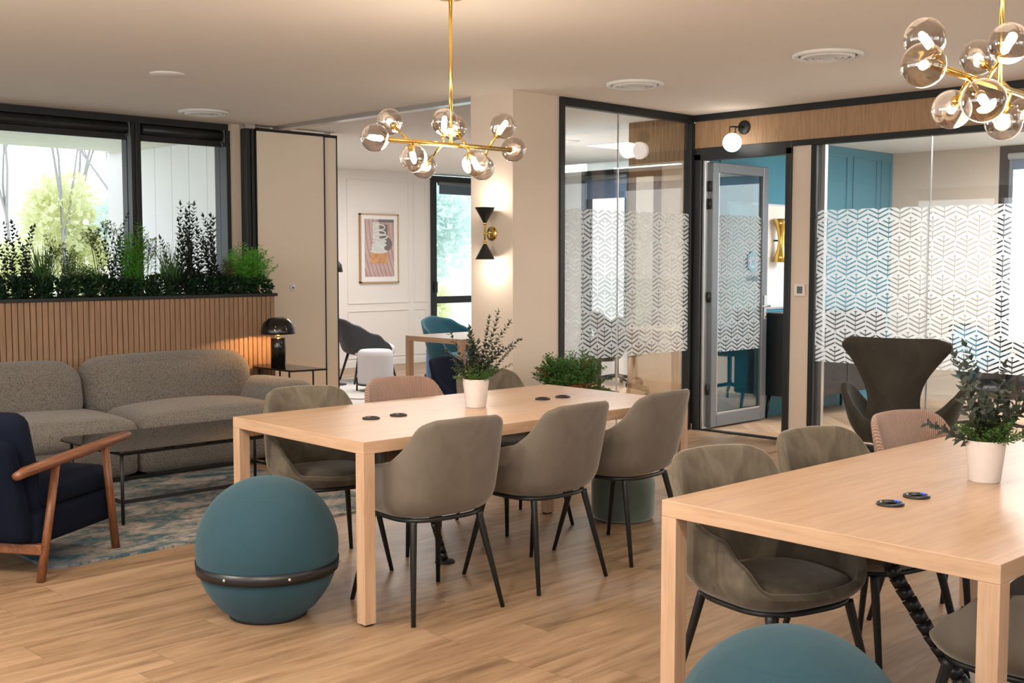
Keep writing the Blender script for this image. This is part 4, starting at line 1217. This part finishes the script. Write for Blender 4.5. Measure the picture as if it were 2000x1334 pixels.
steel = plain('printed_steel', (.62, .64, .62), .4, nscale=30, var=.35); copper = plain('printed_copper', (.55, .30, .14), .4, nscale=20, var=.4); dk = plain('printed_shadow', (.17, .15, .15), .6)
m = ell(.10, .06, .12, .10, -.0350); m.box(.0, .14, -.0352, -.035, .05, .33); m.box(-.02, .25, -.0351, -.035, .36, .40); m.build('print_shadow', dk, pr)
m = MB().box(-.17, .14, -.0362, -.036, -.19, -.04); m.v += []; ell_ = ell(-.015, -.19, .155, .022, -.0361); m.add(ell_.v, ell_.f); m.build('print_drum', copper, pr)
m = MB()
for (cx, cz, rx, rz) in ((-.015, -.04, .155, .03), (-.01, .05, .13, .035), (.0, .10, .12, .03)): e = ell(cx, cz, rx, rz, -.037 - cz * .001); m.add(e.v, e.f)
m.box(-.14, .08, -.0372, -.037, -.02, .05); m.box(-.12, -.01, -.0372, -.037, .1, .36); m.build('print_winch', steel, pr)
m = MB()
for (cz, rx) in ((.16, .13), (.21, .10), (.29, .09)): m.tube([(.0 + rx * cos(2 * pi * i / 20), -.038, cz + .035 * sin(2 * pi * i / 20)) for i in range(21)], .010, 6, False)
m.build('print_rope', plain('printed_chrome', (.72, .72, .68), .3), pr)

def pouf(lab, loc, mat, r, h):
    t = thing('pouf', lab, 'pouf', loc)
    MB().lathe([(.001, .09), (r * .97, .09), (r, .12), (r, h - .07), (r * .95, h - .02), (r * .82, h), (.001, h + .005)], (0, 0, 0), 40).build('seat', mat, t)
    for a in (20, 140, 260):
        MB().tube([(cos(R_(a)) * (r + .008), sin(R_(a)) * (r + .008), .0), (cos(R_(a)) * (r + .008), sin(R_(a)) * (r + .008), .16)], .010, 8).build('leg', M['black'], t)
    MB().lathe([(r + .004, .075), (r + .004, .09), (.001, .09), (.001, .075)], (0, 0, 0), 32).build('base_ring', M['black'], t)
pouf('light grey fabric pouf on black pegs in the back room', (7.95, 10.25, 0), M['lightgrey_fab'], .20, .47)
pouf('blue fabric pouf behind the teal armchair in the back room', (8.75, 9.98, 0), M['blue_fab'], .22, .50)
sbox_r = thing('rug', 'pale cream rug on the floor of the back room', 'rug', (7.9, 10.6, 0))
MB().box(-1.1, 1.1, -1.4, 1.0, 0, .01).build('pile', M['rug_pale'], sbox_r)
# dark shell lounge chair
def lounge(lab, loc, rz, mat, inner, legm, rimz, hh=.78, a=.33, b=.31, name='lounge_chair'):
    t = thing(name, lab, 'armchair', loc, rz)
    sc_ = shell_mesh([(x_, .38 + (z_ - .45) * (hh - .38) / .395) for x_, z_ in rimz], a, b, 2.4, .33, .14, .02, 64, 12, .42)
    sc_.build('seat_shell', mat, t, solid=.035, subsurf=1)
    MB().rbox(0, .02, .40, a * 1.55, b * 1.6, .14, .06, 10, .02).build('seat_cushion', inner, t, merge=True)
    for sx in (-1, 1):
        for sy in (-1, 1): MB().tube([(sx * .2, sy * .18, .36), (sx * .29, sy * .27, 0)], [.018, .011], 10).build('leg', legm, t)
rimA = [(0, .845), (.7, .82), (1.1, .76), (1.6, .66), (2.0, .56), (2.4, .46), (3.2, .45)]
lounge('dark grey shell lounge chair with pale cushion in the back room', (8.50, 11.10, .0), -1.9, plain('charcoal_shell', (.028, .032, .038), .5), M['lightgrey_fab'], M['black'], rimA, .80)
lounge('teal velvet armchair behind the back room table', (8.22, 9.12, 0), pi + .05, M['teal_fab'], M['teal_fab'], M['walnut_z'], rimA, .86, .33, .31)
table('light oak table in the back room beyond the opening', (7.02, 7.78, 0), 0, .86, .80)
t = thing('floor_lamp', 'black shaded floor lamp half hidden behind the partition panels', 'lamp', (7.98, 11.05, .0))
MB().lathe([(.001, 0), (.13, 0), (.13, .02), (.001, .025)], (0, 0, 0), 32).build('base', M['black'], t)
MB().tube([(0, 0, .02), (0, 0, 1.40), (.02, .0, 1.46)], .010, 10).build('pole', M['black'], t)
MB().lathe([(.10, 1.33), (.085, 1.42), (.04, 1.47), (.001, 1.48)], (0, 0, 0), 32, cap=False).build('shade', M['black'], t, solid=.003)
MB().sphere((0, 0, 1.38), .03, 12, 8).build('bulb', emis('floor_lamp_bulb', (1, .75, .5), 10), t)
t = thing('power_cable', 'thin dark cable lying on the pale back room rug', 'cable', (7.4, 9.6, .012))
MB().tube([(-.25, .45, 0), (-.1, .1, 0), (.1, .0, 0), (.35, -.12, 0), (.7, -.1, 0)], .006, 6).build('cord', M['rubber'], t)

# ================================================================== MEETING ROOM FURNITURE
def office_chair(lab, loc, rz, mat, shellh=.80):
    t = thing('office_chair', lab, 'chair', loc, rz)
    shell_mesh([(x_, z_ + .03) for x_, z_ in RIM], .25, .23, 2.6, .43, .10, .1, 56, 12, .49).build('seat_shell', mat, t, solid=.03)
    MB().lathe([(.001, .49), (.19, .49), (.21, .47), (.2, .45), (.001, .45)], (0, 0, 0), 32).build('seat_pad', mat, t)
    MB().tube([(0, 0, .10), (0, 0, .43)], .025, 14).build('gas_column', M['black'], t)
    for i in range(5):
        a = 2 * pi * i / 5
        lg = MB().tube([(0, 0, .12), (cos(a) * .29, sin(a) * .29, .075)], [.022, .014], 8).build('base_arm', M['black'], t)
        MB().lathe([(.001, -.012), (.028, -.012), (.028, .012), (.001, .012)], (cos(a) * .29, sin(a) * .29, .030), 14, 'y').tube([(cos(a) * .29, sin(a) * .29, .05), (cos(a) * .29, sin(a) * .29, .08)], .008, 8).build('castor', M['rubber'], lg)
    return t
o1 = office_chair('black swivel chair behind the left glass, nearer to the joint', (9.0, 7.85, 0), 1.2, M['plastic_dark'])
dup(o1, (10.35, 8.75, 0), -2.0, 'black swivel chair behind the left glass, deeper in the side room')
dup(o1, (9.9, 6.75, 0), .4, 'black swivel chair behind the left glass near the oak veil panel')
office_chair('teal swivel chair at the meeting table beyond the right glass', (9.62, 4.05, 0), 2.8, M['teal_fab'])
dup(o1, (8.75, 3.55, 0), .9, 'black swivel chair at the meeting table beyond the right glass')
dup(o1, (10.5, 4.5, 0), 2.6, 'black swivel chair near the teal wall beyond the right glass')
def mtable(lab, loc, L, W, rz=0):
    t = thing('meeting_table', lab, 'table', loc, rz)
    roundrect(-L / 2, L / 2, -W / 2, W / 2, .12, .71, .74).build('tabletop', M['white'], t)
    for sx in (-1, 1):
        for sy in (-1, 1): MB().tube([(sx * (L / 2 - .18), sy * (W / 2 - .14), .71), (sx * (L / 2 - .10), sy * (W / 2 - .08), 0)], [.032, .022], 14).build('leg', M['table_z'], t)
mtable('white topped meeting table with round oak legs beyond the right glass', (10.1, 2.3, .0), 1.2, 2.4)
mtable('white topped meeting table with oak legs behind the left glass', (9.95, 7.6, .0), 1.0, .8, 0)
t = thing('low_cabinet', 'dark low cabinet against the teal wall of the meeting room', 'cabinet', (9.85, 5.72, 0))
MB().box(-.72, .72, -.21, .24, .22, .96).build('carcass', M['plastic_dark'], t, .004)
MB().box(-.715, -.005, -.225, -.212, .23, .95).build('door', M['plastic_dark'], t, .003)
MB().box(.005, .715, -.225, -.212, .23, .95).build('door', M['plastic_dark'], t, .003)
MB().box(-.74, .74, -.24, .25, .96, .985).build('top', M['black'], t)
for x in (-.66, .66):
    for y in (-.16, .2): MB().tube([(x, y, .22), (x * 1.03, y * 1.1, 0)], [.018, .012], 10).build('leg', M['black'], t)
t = thing('whiteboard', 'white glossy board on the teal wall beyond the open door', 'whiteboard', (9.2, 5.985, 1.5))
MB().box(-.62, .35, -.02, -.006, -.47, .47).build('panel', M['white'], t, .002)
MB().box(-.64, .37, -.012, 0, -.49, .49).build('frame', M['lightmetal'], t, .002)

# ================================================================== OUTSIDE
struct(MB().box(-60, 90, 12.9, 120, -.5, -.4).box(11.8, 90, -60, 12.9, -.5, -.4).box(-3, 11.8, 9.62, 12.9, -.3, -.2).build('ground', M['grass']), 'pale grass outside')
def bare_tree(u, v, h, lab, seed):
    random.seed(seed); t = thing('bare_tree', lab, 'tree', (u, v, -.4)); m = MB()
    def br(p, d, L, r, dep):
        q = p + d * L; mid = p + d * L * .5 + rv(.03 * L)
        m.tube([p, mid, q], [r, r * .8, r * .6], 5, False)
        if dep == 0: return
        for k_ in range(3 if dep > 1 else 2):
            nd = (d + rv(.42) + Vector((0, 0, .22))).normalized()
            br(q if k_ else mid + (q - mid) * random.uniform(.2, 1), nd, L * random.uniform(.6, .8), r * .62, dep - 1)
    br(Vector((0, 0, 0)), Vector((random.uniform(-.05, .05), 0, 1)), h * .30, .055, 6)
    m.build('trunk_and_branches', M['bark'], t)
def leafy_tree(u, v, h, r, mat, lab, seed, n=2600):
    random.seed(seed); t = thing('leafy_tree', lab, 'tree', (u, v, -.4)); m = MB()
    m.tube([(0, 0, 0), (0, 0, h * .6)], [.12, .06], 8); m.build('trunk', M['bark'], t)
    ml = MB()
    for k_ in range(9):
        c = (random.uniform(-r, r) * .6, random.uniform(-r, r) * .5, h * random.uniform(.35, .8))
        bush(ml, c, r * .5, r * .5, r * .5, n // 9, .22, .12)
    ml.build('crown', mat, t)
bare_tree(10.1, 26, 9.5, 'bare thin tree outside, leftmost in the wide window', 1)
bare_tree(11.3, 26.5, 10.5, 'bare branching tree outside, second from the left', 2)
bare_tree(12.6, 28, 11.0, 'bare branching tree outside above the yellow bush', 3)
bare_tree(11.6, 23.5, 9.0, 'bare tree outside nearest the window mullion', 4)
leafy_tree(11.9, 27.2, 4.2, 1.5, M['leaf_fall'], 'yellow autumn bush outside the wide window', 6, 3600)
leafy_tree(13.0, 25.5, 4.0, 1.2, M['leaf_pale'], 'pale green bush outside beside the mullion', 7, 3000)
leafy_tree(9.4, 25.0, 2.2, 1.0, M['leaf_fall'], 'low yellow bush outside at the left edge', 8, 2000)
leafy_tree(16.3, 20.0, 4.2, 1.7, M['leaf_pale'], 'pale blue-green tree outside the back room window', 9, 3600)
leafy_tree(15.0, 18.5, 1.6, .9, M['leaf_fall'], 'low yellow-green bush outside the back room window', 10, 1800)
bare_tree(17.5, 22.5, 8.0, 'bare tree outside the back room window', 12)

# ================================================================== LIGHT
W = bpy.data.worlds.new('World'); S.world = W; W.use_nodes = True
nt = W.node_tree; nt.nodes.clear()
wo = nt.nodes.new('ShaderNodeOutputWorld'); bg = nt.nodes.new('ShaderNodeBackground')
tc = nt.nodes.new('ShaderNodeTexCoord'); sp = nt.nodes.new('ShaderNodeSeparateXYZ'); nt.links.new(tc.outputs['Generated'], sp.inputs[0])
zc = N(nt, sp.outputs[2])
nt.links.new(ramp(nt, zc * .5 + .5, [(.0, (.75, .77, .75)), (.5, (.95, .97, 1.0)), (.75, (.78, .88, 1.0))]), bg.inputs[0])
bg.inputs[1].default_value = 2.3
nt.links.new(bg.outputs[0], wo.inputs[0])
def area(name, loc, rot, sx, sy, e, col):
    l = bpy.data.lights.new(name, 'AREA'); l.shape = 'RECTANGLE'; l.size = sx; l.size_y = sy; l.energy = e; l.color = col
    o = bpy.data.objects.new(name, l); COL.objects.link(o); o.location = loc; o.rotation_euler = rot; return o
def point(name, loc, e, col, r=.05):
    l = bpy.data.lights.new(name, 'POINT'); l.energy = e; l.color = col; l.shadow_soft_size = r
    o = bpy.data.objects.new(name, l); COL.objects.link(o); o.location = loc; return o
def spot(name, loc, tgt, e, col, ang=1.2, blend=.6, r=.05):
    l = bpy.data.lights.new(name, 'SPOT'); l.energy = e; l.color = col; l.spot_size = ang; l.spot_blend = blend; l.shadow_soft_size = r
    o = bpy.data.objects.new(name, l); COL.objects.link(o); o.location = loc
    o.rotation_euler = (Vector(tgt) - Vector(loc)).to_track_quat('-Z', 'Y').to_euler(); return o
warm = (1, .86, .70)
# daylight through the big rear windows
area('rear_daylight', (-2.85, 2.5, 1.75), (0, -pi / 2, 0), 1.4, 9, 60, (1, .95, .9))
# recessed ceiling downlights behind the viewer and above the lounge
for i, (u, v, tu, tv) in enumerate([(.6, 2.2, 3.2, 4.2), (1.4, .2, 3.6, 2.2), (-.4, 4.2, 2.6, 5.2)]):
    spot('downlight', (u, v, 2.66), (tu, tv, 0), 150, warm, 1.7, .7, .06)
spot('downlight', (3.2, 6.3, 2.68), (3.2, 6.6, 0), 50, warm, 2.2, .8, .08)
spot('downlight', (6.6, 4.6, 2.68), (6.8, 4.6, 0), 35, warm, 2.2, .8, .08)
spot('downlight', (5.6, 1.8, 2.68), (5.6, 1.8, 0), 35, warm, 2.2, .8, .08)
for (u, v) in ((3.63, 4.10), (3.75, 1.59), (.8, 1.6), (.8, 4.4)):  # last two are added fill to lift the ceiling; no chandelier hangs there
    point('chandelier_and_fill_glow', (u, v, 1.90), 22 if u > 2 else 80, (1, .88, .74), .3)
point('sconce_glow', (5.80, 6.20, 1.90), 3.2, (1, .9, .75), .03)
point('sconce_glow', (5.80, 6.20, 1.43), 3.2, (1, .9, .75), .03)
point('globe_glow', (7.90, 5.50, 2.43), 1.6, (1, .9, .75), .07)
point('mushroom_glow', (5.07, 7.78, .918), 17, (1, .50, .17), .012)
area('back_room_light', (8.6, 10.2, 2.66), (0, 0, 0), 2.5, 2.5, 110, (1, .96, .93))
area('meeting_light', (9.9, 2.4, 2.56), (0, 0, 0), 1.6, 3.2, 300, (1, .97, .93))
area('side_room_light', (9.3, 7.6, 2.66), (0, 0, 0), 1.2, 1.2, 120, (1, .97, .94))

# ================================================================== CAMERA
F, P_, HC, A_ = 2253.2, .0706, 1.4712, .778
cam = bpy.data.cameras.new('Camera'); cam.sensor_width = 36; cam.lens = F / 2000 * 36; cam.clip_start = .05; cam.clip_end = 500
co = bpy.data.objects.new('Camera', cam); COL.objects.link(co); co.location = (0, 0, HC)
co.rotation_euler = (pi / 2 - P_, 0, -A_)
S.camera = co
try:
    S.view_settings.view_transform = 'Standard'; S.view_settings.look = 'None'
except Exception: pass
S.view_settings.exposure = 0; S.view_settings.gamma = 1
try:
    S.cycles.use_denoising = True; S.cycles.max_bounces = 10; S.cycles.transparent_max_bounces = 24
    S.cycles.sample_clamp_indirect = 6
except Exception: pass
